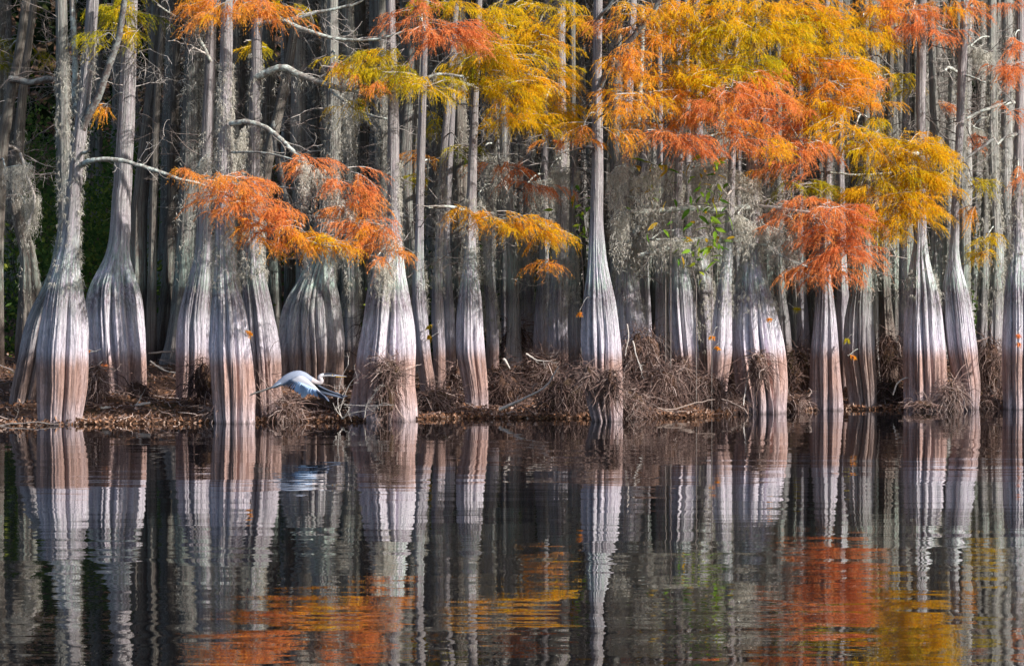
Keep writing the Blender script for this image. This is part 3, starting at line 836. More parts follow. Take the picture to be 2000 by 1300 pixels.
LB = [(l, limb(*l)) for l in LIMBS]
LPTS = {}
for l, (br_, P_) in LB:
    LPTS.setdefault(l[0], []).extend(list(P_[len(P_) // 5:]))

# needle sprays: tree, centre and half size in pixels, tint, density, depth offset
PADS = [
    ('b', 235, 25, 60, 38, .17, 1.2, -.5), ('b', 258, 62, 26, 24, .2, 1.0, -.45), ('a', 190, 75, 24, 24, .2, .7, -.5), ('lb', 8, 110, 18, 45, .06, 1.1, .8), ('la', 82, 112, 22, 8, .1, .9, .3),
    ('c', 425, 18, 55, 28, .56, 1.2, -.5), ('c', 370, 12, 38, 26, .5, 1.0, -.5), ('d', 490, 18, 60, 30, .58, 1.2, -.6), ('d', 540, 30, 30, 20, .58, 1.0, -.6), ('e', 495, 92, 22, 22, .24, .9, .4), ('e', 560, 20, 30, 25, .28, .6, .5),
    ('b', 195, 215, 14, 16, .5, .5, -.2),
    ('a', 372, 338, 26, 12, .62, .8, -.8), ('a', 440, 362, 42, 26, .62, 1.3, -.9), ('a', 490, 372, 42, 28, .62, 1.2, -.9), ('a', 470, 410, 48, 28, .61, 1.2, -.9), ('a', 530, 415, 46, 30, .61, 1.2, -.9), ('a', 560, 450, 40, 24, .57, 1.1, -.9), ('a', 590, 470, 36, 24, .47, 1.2, -.9), ('a', 635, 482, 32, 24, .38, 1.3, -.9), ('a', 500, 450, 26, 26, .58, .8, -.9),
    ('d', 585, 325, 16, 22, .66, 1.0, -.7), ('d', 618, 318, 26, 18, .68, 1.0, -.7), ('d', 645, 350, 22, 22, .68, .9, -.8), ('d', 688, 385, 22, 34, .64, 1.3, -.9), ('d', 702, 350, 12, 22, .64, 1.0, -.9), ('d', 712, 405, 14, 20, .62, 1.0, -.9), ('d', 700, 445, 26, 22, .6, 1.2, -.9), ('d', 740, 465, 34, 24, .6, 1.4, -.9), ('d', 780, 490, 14, 26, .6, 1.0, -.9), ('d', 735, 500, 22, 22, .58, .9, -.9),
    ('e', 640, 140, 38, 10, .66, .9, -.6), ('e', 705, 130, 42, 36, .24, 1.1, -.7), ('e', 770, 145, 46, 32, .22, 1.2, -.7), ('e', 720, 165, 46, 14, .56, .8, -.7), ('e', 800, 160, 30, 22, .3, 1.0, -.7), ('e', 690, 210, 10, 22, .22, .7, 0.2), ('e', 850, 175, 40, 22, .26, 1.2, -.7),
    ('g', 820, 20, 22, 30, .7, 1.0, -.6), ('g', 835, 60, 36, 22, .72, 1.4, -.8), ('g', 890, 62, 42, 24, .74, 1.5, -.8), ('g', 910, 80, 26, 16, .74, 1.2, -.8), ('g', 860, 85, 26, 14, .73, 1.1, -.8),
    ('j', 850, 12, 40, 16, .28, 1.1, -.4), ('j', 905, 15, 40, 20, .32, 1.1, -.5), ('j', 960, 70, 40, 30, .33, 1.3, -.7), ('j', 940, 120, 60, 26, .28, 1.3, -.7), ('j', 990, 110, 50, 36, .33, 1.3, -.8), ('j', 900, 150, 60, 24, .24, 1.3, -.6), ('j', 960, 170, 60, 30, .3, 1.4, -.7), ('j', 1010, 190, 50, 34, .34, 1.4, -.8), ('j', 1010, 235, 56, 26, .36, 1.4, -.8),
    ('n', 1045, 60, 42, 34, .34, 1.2, -2.2), ('n', 1060, 90, 34, 34, .33, 1.2, -2.2), ('n', 1060, 225, 60, 28, .38, 1.4, -2.4), ('n', 1100, 245, 46, 24, .38, 1.3, -2.4), ('n', 1075, 15, 40, 18, .3, .9, -2.0),
    ('p', 1135, 255, 24, 14, .5, 1.1, -.5), ('p', 1105, 280, 60, 9, .58, .8, -.4), ('p', 1215, 262, 28, 16, .48, 1.0, -.6), ('p', 1210, 218, 32, 20, .48, 1.2, -.6), ('p', 1232, 195, 34, 16, .46, 1.1, -.6), ('p', 1230, 110, 44, 28, .56, .9, -.5), ('p', 1210, 140, 32, 26, .5, .9, -.5), ('p', 1200, 50, 26, 14, .6, .7, -.4),
    ('k', 975, 322, 36, 9, .74, 1.0, -3.0), ('k', 1050, 368, 46, 9, .76, 1.2, -3.0), ('k', 1010, 330, 14, 10, .74, 1.0, -3.0),
    ('j', 905, 415, 24, 14, .44, 1.0, -.6), ('j', 965, 428, 44, 16, .42, 1.3, -.7), ('j', 1025, 440, 46, 22, .40, 1.4, -.7), ('j', 1070, 465, 30, 20, .40, 1.2, -.7), ('j', 1065, 520, 20, 12, .54, .8, -.6),
    ('i', 905, 298, 34, 10, .14, 1.0, -.3), ('h', 855, 245, 20, 20, .2, .7, .8), ('h', 835, 350, 22, 14, .2, .5, .9), ('h', 815, 310, 18, 16, .52, .5, .9),
    ('r', 1275, 80, 50, 36, .50, 1.2, -1.0), ('r', 1270, 150, 50, 28, .46, 1.2, -1.0), ('r', 1290, 195, 60, 24, .47, 1.2, -1.2), ('r', 1330, 150, 50, 34, .46, 1.2, -1.0), ('r', 1330, 45, 70, 40, .34, 1.3, -.9), ('r', 1370, 110, 60, 40, .27, 1.2, -.9), ('r', 1310, 20, 50, 24, .44, 1.0, -.9), ('r', 1360, 190, 40, 22, .42, 1.0, -1.0),
    ('r', 1290, 270, 40, 16, .68, 1.2, -1.3), ('r', 1335, 278, 38, 22, .70, 1.3, -1.3), ('r', 1370, 290, 26, 20, .7, 1.0, -1.3), ('t', 1390, 210, 46, 26, .64, 1.2, -1.1), ('t', 1435, 185, 46, 24, .66, 1.3, -1.1), ('t', 1420, 140, 50, 34, .26, 1.3, -.9), ('t', 1415, 60, 60, 40, .30, 1.3, -.9), ('t', 1400, 12, 60, 20, .36, 1.1, -.8),
    ('u', 1470, 60, 60, 40, .28, 1.3, -1.0), ('u', 1480, 120, 50, 34, .24, 1.3, -1.0), ('u', 1500, 160, 46, 26, .62, 1.2, -1.2), ('u', 1520, 200, 46, 26, .66, 1.3, -1.2), ('u', 1480, 215, 40, 22, .66, 1.1, -1.2), ('u', 1480, 15, 60, 20, .38, 1.1, -1.0), ('u', 1430, 280, 36, 26, .68, .9, -1.1), ('u', 1500, 285, 34, 26, .42, 1.0, -1.1),
    ('v', 1545, 50, 60, 40, .28, 1.3, -1.0), ('v', 1560, 110, 50, 36, .34, 1.3, -1.2), ('v', 1600, 130, 50, 30, .52, 1.3, -1.2), ('v', 1620, 70, 56, 40, .33, 1.3, -1.0), ('v', 1660, 120, 60, 34, .36, 1.2, -1.0), ('v', 1570, 15, 70, 22, .44, 1.2, -1.0), ('v', 1650, 175, 60, 22, .52, 1.2, -1.2), ('v', 1590, 200, 46, 26, .46, 1.2, -1.2), ('v', 1640, 215, 60, 24, .4, 1.2, -1.2), ('v', 1540, 240, 42, 30, .68, 1.2, -1.3), ('v', 1575, 290, 40, 28, .66, 1.3, -1.3), ('v', 1555, 330, 46, 20, .68, .9, -1.2), ('v', 1560, 365, 46, 12, .16, 1.2, -1.1), ('v', 1600, 368, 26, 9, .16, 1.0, -1.1), ('v', 1500, 330, 24, 14, .46, .8, -1.0),
    ('v', 1585, 400, 50, 16, .68, 1.3, -1.3), ('v', 1630, 415, 56, 24, .70, 1.5, -1.4), ('v', 1560, 425, 46, 16, .68, 1.3, -1.3), ('v', 1660, 445, 36, 24, .70, 1.4, -1.4), ('v', 1640, 485, 50, 24, .70, 1.5, -1.4), ('v', 1670, 500, 26, 26, .71, 1.3, -1.4), ('v', 1610, 515, 36, 22, .70, 1.4, -1.4), ('v', 1560, 530, 26, 20, .69, 1.3, -1.3), ('v', 1645, 535, 26, 18, .7, 1.1, -1.4), ('v', 1592, 548, 12, 18, .7, 1.0, -1.3),
    ('w', 1690, 60, 50, 40, .34, 1.1, -.9), ('w', 1720, 165, 28, 12, .58, 1.0, -1.0), ('w', 1715, 20, 50, 26, .44, 1.1, -.9), ('w', 1665, 262, 36, 14, .32, 1.2, -1.1), ('w', 1700, 235, 26, 10, .24, .9, -1.0), ('w', 1755, 145, 26, 16, .3, .6, .4), ('w', 1760, 180, 30, 14, .24, .7, .4),
    ('y', 1690, 285, 50, 26, .33, 1.3, -1.2), ('y', 1740, 285, 50, 22, .33, 1.3, -1.2), ('y', 1790, 290, 46, 26, .35, 1.4, -1.3), ('y', 1835, 300, 28, 30, .33, 1.3, -1.3), ('y', 1720, 335, 50, 26, .30, 1.2, -1.2), ('y', 1780, 345, 56, 30, .34, 1.4, -1.3), ('y', 1830, 350, 24, 22, .34, 1.2, -1.3), ('y', 1700, 380, 46, 22, .35, 1.1, -1.2), ('y', 1760, 395, 50, 26, .36, 1.4, -1.3), ('y', 1810, 405, 28, 26, .38, 1.3, -1.3), ('y', 1730, 435, 40, 24, .34, 1.2, -1.2), ('y', 1785, 428, 36, 16, .40, 1.2, -1.3), ('y', 1710, 415, 26, 20, .35, .9, -1.2), ('y', 1750, 460, 14, 16, .32, .8, -1.2),
    ('y', 1780, 30, 34, 26, .70, 1.2, -.6), ('y', 1808, 62, 30, 18, .72, 1.2, -.6), ('y', 1840, 70, 22, 10, .72, 1.1, -.6), ('y', 1765, 55, 12, 22, .72, 1.0, -.6), ('y', 1845, 20, 40, 16, .5, 1.0, -.5), ('y', 1750, 10, 34, 16, .6, .9, -.6),
    ('z', 1885, 18, 26, 18, .6, 1.1, -.5), ('z', 1905, 358, 22, 9, .26, .9, -.2), ('z', 1890, 418, 14, 14, .54, .9, -.3), ('zb', 1925, 470, 26, 9, .3, 1.1, -.4), ('zb', 1915, 500, 26, 14, .33, 1.1, -.4),
    ('za', 1975, 15, 14, 12, .72, .8, -.4), ('za', 1985, 90, 18, 24, .74, 1.1, -.5), ('za', 1968, 150, 22, 26, .75, 1.1, -.5), ('za', 1985, 225, 14, 14, .75, .9, -.5), ('za', 1990, 345, 14, 28, .7, .9, -.6), ('za', 1978, 130, 20, 14, .72, .9, -.5), ('zd', 1905, 280, 16, 12, .7, .5, .6), ('ze', 1840, 205, 14, 14, .68, .5, .6),
    ('n', 1090, 140, 34, 30, .36, .8, -2.2), ('n', 1100, 190, 40, 24, .40, .8, -2.3), ('j', 985, 30, 40, 26, .30, .9, -.6), ('n', 1020, 15, 40, 22, .28, .8, -2.0), ('o', 1120, 40, 40, 30, .38, .7, -1.6), ('p', 1230, 20, 40, 26, .46, .9, -.5), ('p', 1205, 180, 26, 18, .48, .9, -.6), ('r', 1250, 240, 40, 18, .5, .9, -1.1), ('r', 1335, 235, 46, 20, .5, 1.0, -1.1), ('t', 1385, 160, 46, 26, .34, 1.1, -1.0), ('t', 1420, 245, 40, 22, .62, .9, -1.1), ('u', 1460, 165, 46, 26, .40, 1.1, -1.0), ('u', 1520, 60, 46, 34, .30, 1.1, -1.0), ('u', 1470, 255, 40, 22, .60, .9, -1.1), ('v', 1600, 30, 56, 34, .34, 1.1, -1.0), ('v', 1610, 250, 46, 22, .38, 1.1, -1.2), ('v', 1520, 140, 40, 30, .36, 1.1, -1.1), ('v', 1620, 165, 46, 24, .42, 1.0, -1.1), ('v', 1520, 285, 36, 22, .64, .9, -1.2), ('v', 1600, 455, 46, 22, .69, 1.3, -1.35), ('w', 1680, 150, 46, 22, .48, 1.0, -1.0), ('w', 1735, 90, 30, 22, .40, .7, -.6), ('w', 1690, 205, 40, 16, .5, .9, -1.0), ('y', 1755, 315, 50, 24, .34, 1.1, -1.25), ('y', 1805, 375, 40, 24, .36, 1.2, -1.3), ('y', 1740, 365, 46, 22, .33, 1.1, -1.2),
    ('j', 935, 85, 36, 22, .34, 1.0, -.7), ('j', 1040, 150, 36, 24, .35, 1.0, -.9), ('e', 745, 115, 40, 22, .25, .9, -.7), ('g', 790, 40, 22, 20, .66, .7, -.6), ('d', 400, 40, 40, 14, .55, .8, -.5), ('a', 420, 395, 26, 16, .62, 1.0, -.9), ('a', 520, 480, 26, 16, .55, .7, -.9), ('d', 665, 415, 16, 24, .62, .8, -.9), ('d', 720, 440, 26, 20, .6, 1.0, -.9),
    # shoots low on the trunks
    ('d', 484, 655, 12, 18, .46, .5, -.5), ('i', 850, 640, 22, 10, .26, .6, -.5), ('i', 838, 662, 14, 10, .42, .5, -.5), ('t', 1392, 655, 8, 14, .48, .7, -.3), ('t', 1394, 680, 8, 8, .45, .7, -.3), ('w', 1652, 668, 12, 12, .22, .8, -.5), ('w', 1660, 694, 14, 6, .6, .6, -.5), ('za', 1985, 655, 14, 8, .62, .6, -.6), ('za', 1984, 672, 8, 8, .62, .6, -.6), ('u', 1510, 625, 16, 8, .46, .5, -.6), ('b', 180, 686, 22, 6, .6, .5, -.5), ('b', 190, 715, 12, 8, .6, .5, -.5), ('f', 580, 640, 10, 12, .5, .3, .3), ('zf', 1550, 605, 10, 10, .12, .7, -.2), ('p', 1135, 610, 8, 8, .5, .3, -.5),
]
for i, (Tk, cx, cy, rx, ry, tint, dens, dd) in enumerate(PADS):
    if cy < 590: rx, ry = rx * 1.15 + 3, ry * 1.12 + 4
    T = TREES[Tk]
    d = T.d + dd
    C = at(cx, cy, d)
    sc = d / F
    rad = np.array([rx * sc, max(0.14, 0.6 * min(rx, 60) * sc), ry * sc * 0.8])
    area = math.pi * rx * ry * sc * sc
    low = cy > 590
    small = min(rx, ry) * sc < 0.10
    n = int(max(1 if low else 4, 38 * area ** 0.9 * dens))
    base, br_ = tree_pt(T, cy - (6 if low else 12 + 0.22 * abs(cx - 1000 - 0) * 0 + 20))
    if not low and Tk in LPTS:
        Q = np.array(LPTS[Tk])
        dq = np.linalg.norm((Q - C) * np.array([1, .6, 1.3]), axis=1)
        if dq.min() < np.linalg.norm((base - C) * np.array([1, .6, 1])) * 0.8:
            base = Q[dq.argmin()]
    bias = nrm(np.array([C[0] - base[0], C[1] - base[1], 0.0]) + 1e-6)
    # supporting limb from the trunk to the spray
    g = np.random.default_rng(i + 900)
    end = C + bias * rx * sc * 0.5
    mid = base * 0.55 + C * 0.45 + np.array([0, 0, 0.07 + 0.05 * np.linalg.norm(C - base)]) + g.normal(0, 0.03, 3)
    n_ = 14
    P = smooth_poly([base, mid, C, end], n_) + np.cumsum(g.normal(0, 0.004, (n_, 3)), 0)
    if not low:
        LPTS.setdefault(Tk, []).extend(list(P[4:11]))
    r0 = min(0.006 + 0.012 * np.linalg.norm(C - base), 0.03) * (0.35 if low else 1)
    br = obj('branch', mesh_of('branch', [batch_tubes(P[None], np.linspace(r0, 0.004, n_)[None], 6, i)]), M_DKBR if i % 3 else M_LICHEN, T.root)
    (vb, fb, tv), TP = foliage_parts(C, rad, tint, n, i + 50, bias, 0.26 if low else 0.55 if small else 1.0)
    fo = obj('foliage', mesh_of('foliage', [(vb, fb)], False, {'tint': [tv]}), M_FOL, br, 'stuff')
    obj('twigs', mesh_of('twigs', [batch_tubes(TP, np.linspace(*((0.0065, 0.003) if i % 2 else (0.0042, 0.0018)), 5)[None].repeat(len(TP), 0), 3, i)]), M_TWIG if i % 2 else M_TWIGD, br, 'stuff')

# moss on the trunks: tree, y range in pixels, strands, length, spread
MOSS = [
    ('a', 60, 330, 90, .3), ('a', 330, 560, 120, .25), ('a2', 100, 560, 200, .3), ('d', 120, 560, 420, .38), ('e', 380, 540, 220, .3), ('e', 100, 380, 90, .3), ('c', 250, 560, 90, .3), ('f', 200, 540, 240, .35), ('g', 300, 480, 110, .3),
    ('lh', 60, 600, 380, .45), ('li', 120, 560, 320, .4), ('h', 480, 600, 40, .25), ('i', 330, 560, 110, .3), ('j', 380, 560, 110, .3), ('k', 200, 640, 320, .5), ('l', 150, 560, 130, .45), ('m', 180, 640, 320, .5), ('n', 250, 600, 420, .5), ('o', 480, 600, 120, .35),
    ('q', 220, 620, 380, .5), ('r', 350, 540, 110, .3), ('s', 250, 640, 460, .5), ('t', 380, 600, 80, .3), ('u', 330, 600, 460, .45), ('zb', 80, 620, 260, .3), ('zc', 100, 600, 160, .35), ('zd', 120, 560, 110, .3), ('za', 300, 520, 140, .3), ('x', 250, 560, 80, .35), ('w', 380, 560, 80, .3), ('ze', 200, 560, 90, .3), ('y', 520, 600, 70, .18), ('zf', 250, 560, 150, .4), ('la', 250, 600, 90, .3), ('lj', 150, 600, 120, .4),
]
for i, (Tk, y0, y1, n, L) in enumerate(MOSS):
    T = TREES[Tk]
    g = np.random.default_rng(i + 3000)
    yy = g.uniform(y0, y1, n)
    zt = CAMZ - (yy - HOR) * T.d / F
    th = np.where(g.random(n) < 0.6, g.choice([0.0, math.pi], n) + g.normal(0, 0.5, n), g.uniform(math.pi, 2 * math.pi, n))
    rr = np.interp(zt, T.z, T.r) * g.uniform(0.96, 1.12, n) + 0.01
    O = np.stack([np.interp(zt, T.z, T.x) + rr * np.cos(th), np.interp(zt, T.z, T.y) + rr * np.sin(th), zt], -1)
    v, f, tt = moss_strands(O, g.uniform(0.15, 1.0, n) ** 1.6 * L, i)
    obj('spanish_moss', mesh_of('spanish_moss', [(v, f)], False, {'tint': [tt]}), M_MOSS, T.trunk, 'stuff')

# bare dead twigs on the trunks further in
for i, (Tk, n, y0, y1) in enumerate([('la', 7, -40, 450), ('lb', 7, -20, 400), ('lc', 12, 0, 520), ('le', 12, 0, 520), ('lf', 6, 60, 500), ('a2', 9, 0, 420), ('b', 5, 60, 330), ('c', 7, 60, 360), ('f', 8, 100, 420), ('lj', 8, 150, 560), ('k', 8, 200, 560), ('m', 8, 150, 560), ('n', 8, 200, 560), ('q', 12, 200, 560), ('s', 8, 250, 560), ('x', 8, 250, 620), ('zb', 7, 50, 450), ('h', 4, 350, 560), ('i', 5, 300, 560), ('lh', 8, 150, 560), ('ze', 6, 150, 500), ('u', 8, 340, 520), ('lg', 7, 100, 520)]):
    T = TREES[Tk]
    gg = np.random.default_rng(i + 7000)
    tw = []
    for _ in range(n):
        b0, r0_ = tree_pt(T, gg.uniform(y0, y1))
        a_ = gg.choice([0, math.pi]) + gg.normal(0, .6)
        tw += bare_twigs(b0 + r0_ * .8 * np.array([math.cos(a_), -abs(math.sin(a_)), 0]), nrm(np.array([math.cos(a_), -abs(math.sin(a_)) * .5, gg.uniform(-.35, .5)])), gg.uniform(.35, 1.1), .0085, int(gg.integers(1e6)), 4, 2)
    obj('twigs', mesh_of('twigs', tubes_from(tw, 3)), M_TWIG if i % 3 == 0 else M_TWIGD, T.trunk, 'stuff')

# the thick hanging curtain of moss under the arched limb, and others
CURT = [('d', [(590, 318), (600, 322), (640, 345), (655, 372)], 260, .75, -.75), ('d', [(660, 385), (700, 430)], 60, .4, -.85), ('g', [(735, 505), (768, 520)], 150, .62, -.55), ('e', [(455, 300), (480, 250)], 160, .7, -.2), ('e', [(595, 470), (604, 480)], 26, .9, -.9),
        ('d', [(740, 440), (770, 470)], 70, .4, -.8), ('q', [(1260, 405), (1420, 400)], 240, .75, -.5), ('q', [(1290, 330), (1400, 310)], 260, .9, .3), ('u', [(1420, 330), (1480, 350)], 160, .9, -.2), ('q', [(1195, 430), (1230, 410)], 140, .8, -1.8), ('q', [(1200, 480), (1260, 470)], 200, .6, -.1), ('r', [(1270, 470), (1400, 466)], 160, .5, -.4), ('u', [(1490, 440), (1570, 470)], 160, .5, -.4), ('k', [(935, 380), (960, 420)], 160, .9, -1.2), ('m', [(1000, 450), (1050, 440)], 200, .9, -1.0), ('zb', [(1895, 92), (1930, 104)], 90, .4, -.3), ('la', [(50, 400), (75, 380)], 160, .7, -.4), ('v', [(1530, 480), (1570, 540)], 90, .35, -.9), ('n', [(1075, 330), (1130, 330)], 160, .8, -.6), ('q', [(1190, 345), (1222, 320)], 150, 1.0, -1.9), ('q', [(1240, 350), (1290, 325)], 170, 1.0, -2.0), ('mb', [(1250, 420), (1300, 400)], 200, 1.0, -1.5), ('s', [(1350, 330), (1420, 310)], 220, 1.1, -1.0), ('u', [(1440, 420), (1475, 440)], 120, .7, -.5), ('md', [(1030, 360), (1090, 350)], 200, 1.0, -1.0), ('k', [(940, 300), (990, 310)], 160, 1.0, -.8), ('lb', [(10, 330), (60, 320)], 120, .6, -.6), ('c', [(385, 330), (410, 300)], 90, .8, -.3), ('f', [(655, 120), (700, 130)], 120, .8, -.5), ('zc', [(1900, 250), (1930, 260)], 90, .7, -.5), ('lh', [(660, 200), (690, 210)], 90, .6, -.3), ('lh', [(640, 480), (680, 470)], 80, .5, -.6)]
for i, (Tk, pts, n, L, dd) in enumerate(CURT):
    T = TREES[Tk]
    g = np.random.default_rng(i + 4000)
    pp = smooth_poly(pts, 60)[g.integers(0, 60, n)] + g.normal(0, 4, (n, 2))
    O = np.array([at(a, c, T.d + dd + g.normal(0, 0.12)) for a, c in pp])
    v, f, tt = moss_strands(O, g.uniform(0.1, 1.0, n) ** 1.4 * L, i + 70, 1.15, 0.55)
    # an own thin limb carries it
    P = np.array([at(a, c - 2, T.d + dd) for a, c in smooth_poly(pts, 12)])
    b0, _ = tree_pt(T, pts[0][1] - 20)
    P = np.vstack([smooth_poly([b0, (b0 + P[0]) / 2 + np.array([0, 0, .06]), P[0]], 8)[:-1], P])
    br = obj('branch', mesh_of('branch', [batch_tubes(P[None], np.linspace(.016, .005, len(P))[None], 5, i)]), M_LICHEN, T.root)
    obj('spanish_moss', mesh_of('spanish_moss', [(v, f)], False, {'tint': [tt]}), M_MOSS, br, 'stuff')

# ------------------------------------------------------------------ crowns (above the frame, they shade the wood) and the forest behind


def crown_mesh(seed, rad=1.9, z0=8.5, z1=15.0, n=1100, size=0.20):
    g = np.random.default_rng(seed)
    nc = 26
    cz = g.uniform(z0, z1, nc)
    wd = rad * np.sin(np.clip((cz - z0) / (z1 - z0), 0.05, 1) * 2.6 + 0.25)
    a = g.uniform(0, 6.28, nc)
    rr = g.uniform(0.15, 1, nc) * np.abs(wd)
    cc = np.stack([rr * np.cos(a), rr * np.sin(a), cz], -1)
    P = cc[g.integers(0, nc, n)] + g.normal(0, 1, (n, 3)) * np.array([.42, .42, .28])
    d = nrm(g.normal(size=(n, 3)) + np.array([0, 0, -.6]))
    s = nrm(np.cross(d, g.normal(size=(n, 3)))) * size * 0.3
    L = g.uniform(.5, 1.2, (n, 1)) * size
    V = np.stack([P, P + d * L * .5 + s, P + d * L, P + d * L * .5 - s], 1).reshape(-1, 3)
    k = np.arange(n) * 4
    Fq = np.stack([k, k + 1, k + 2, k + 3], -1)
    me = mesh_of('crown', [(V, Fq)], False, {'tint': [np.repeat(g.random(n), 4)]})
    me.materials.append(M_CROWN)
    return me


CROWNS = [crown_mesh(s) for s in (1, 2, 3, 4)]
for i, T in enumerate(TREES.values()):
    o = obj('crown', CROWNS[i % 4], None, T.root)
    zt = T.z[-1]
    o.location = tuple(np.array(o.location) + np.array([T.x[-1], T.y[-1], 0]))
    o.rotation_euler.z = i * 1.3

WOOD = []  # unseen crowns and trunks added right of the frame to block the sun
g = np.random.default_rng(91)
for i in range(42):
    x_, y_ = g.uniform(11, 36), g.uniform(46.5, 70)
    c_, s_ = math.cos(i), math.sin(i)
    src = CROWNS[i % 4]
    co = np.empty(len(src.vertices) * 3, np.float32); src.vertices.foreach_get('co', co); co = co.reshape(-1, 3)
    WOOD.append((np.stack([co[:, 0] * c_ - co[:, 1] * s_ + x_, co[:, 0] * s_ + co[:, 1] * c_ + y_, co[:, 2] * .92 - 1.5], -1), np.arange(len(co)).reshape(-1, 4)))
PX_ = np.array([[[x, y, z] for z in (-.5, 4, 9, 14)] for x, y in zip(g.uniform(10, 36, 70), g.uniform(46, 70, 70))])
wv, wf = batch_tubes(PX_, np.array([.3, .17, .14, .06])[None].repeat(70, 0), 8, 3)
wd_ = obj('added_side_woods', mesh_of('added_side_woods', WOOD + [(wv, wf)], False, {'tint': [np.tile(g.random(sum(len(p_[0]) for p_ in WOOD) // 4)[:, None], 4).ravel(), np.zeros(len(wv))]}), M_CROWN)
tag(wd_, 'unseen trees added beyond the right edge to shade the trunks', 'woods', kind='stuff')

# archetype trunks, moss and dead twigs for the wood behind
ARCH, AMOSS, ATW = [], [], []
for s in range(8):
    g = np.random.default_rng(s + 77)
    zl = np.concatenate([np.arange(-0.5, 2.6, 0.12), np.arange(2.6, 14.2, 0.45)])
    fl = g.uniform(1.6, 3.0)
    r = 0.105 * (1 + (fl - 1) * np.exp(-np.clip(zl, 0, 99) / g.uniform(.5, .95))) * np.interp(zl, [0, 3, 14], [1, 1, .45])
    sw = 0.07 * np.sin(zl * g.uniform(.3, .7) + g.uniform(0, 6)) + 0.03 * np.sin(zl * 1.7 + g.uniform(0, 6))
    sw2 = 0.05 * np.sin(zl * g.uniform(.3, .7) + g.uniform(0, 6))
    me = trunk_mesh('trunk', sw, sw2, zl, r, s + 400, 40, 8, .22, .2)
    ARCH.append((me, zl, sw, sw2, r))
    n = 330
    zz = g.uniform(1.6, 8.2, n)
    th = g.uniform(0, 6.28, n)
    rr = np.interp(zz, zl, r) * g.uniform(.95, 1.3, n)
    O = np.stack([np.interp(zz, zl, sw) + rr * np.cos(th), np.interp(zz, zl, sw2) + rr * np.sin(th), zz], -1)
    v, f, tt = moss_strands(O, g.uniform(.1, .75, n), s + 500, 1.3, 0.42)
    mm = mesh_of('spanish_moss', [(v, f)], False, {'tint': [tt]})
    mm.materials.append(M_MOSS)
    AMOSS.append(mm)
    tw = []
    for _ in range(19):
        z0 = g.uniform(1.5, 8.0)
        a = g.uniform(0, 6.28)
        o = np.array([np.interp(z0, zl, sw) + .08 * math.cos(a), np.interp(z0, zl, sw2) + .08 * math.sin(a), z0])
        tw += bare_twigs(o, nrm(np.array([math.cos(a), math.sin(a), g.uniform(-.3, .5)])), g.uniform(.5, 1.5), .011, int(g.integers(1e6)), 4, 2)
    tm = mesh_of('twigs', tubes_from(tw, 3))
    tm.materials.append(M_TWIGD if s % 2 else M_TWIG)
    ATW.append(tm)

g = np.random.default_rng(2024)
occ = [(T.x[0], T.d) for T in TREES.values()]
spots = []
tries = 0
while len(spots) < 225 and tries < 12000:
    tries += 1
    d = 46.5 + 30 * g.random() ** 1.5
    px = g.uniform(-60, 2060)
    if px < 560 and g.random() < 0.55: continue
    if px < 240 and d > 50 and g.random() < 0.4: continue
    x = (px - 1000) * d / F
    if any((x - a) ** 2 + (0.6 * (d - b_)) ** 2 < 0.31 ** 2 for a, b_ in occ): continue
    occ.append((x, d))
    spots.append((x, d, px))
spots.sort(key=lambda s: s[2])
NAMED = sorted([(T.x[12] * F / T.d + 1000, k) for k, T in TREES.items() if k in 'abcdefghjpruvwyz'])
SHORT = {'a': 'the far left bottle trunk', 'b': 'the knotty stout cypress', 'c': 'the straight smooth cypress', 'd': 'the mossy-necked front cypress', 'e': 'the cypress by the heron legs', 'f': 'the dark dome-footed cypress', 'g': 'the big splay-footed cypress', 'h': 'the slim reddish cypress', 'j': 'the fork-based cypress', 'p': 'the bright central cypress', 'r': 'the pointed-base cypress', 'u': 'the wide ribbed cypress', 'v': 'the cypress under rust needles', 'w': 'the blue-grey diagonal-ribbed cypress', 'y': 'the barrel-footed cypress', 'z': 'the thin leaning shaded cypress'}
ORD = ['first', 'second', 'third', 'fourth', 'fifth', 'sixth', 'seventh', 'eighth', 'ninth', 'tenth', 'eleventh', 'twelfth', 'thirteenth', 'fourteenth', 'fifteenth', 'sixteenth', 'seventeenth', 'eighteenth', 'nineteenth', 'twentieth', 'twenty-first', 'twenty-second', 'twenty-third', 'twenty-fourth', 'twenty-fifth']
cnt = {}
for me, *_ in ARCH:
    me.materials.append(M_BARKF)
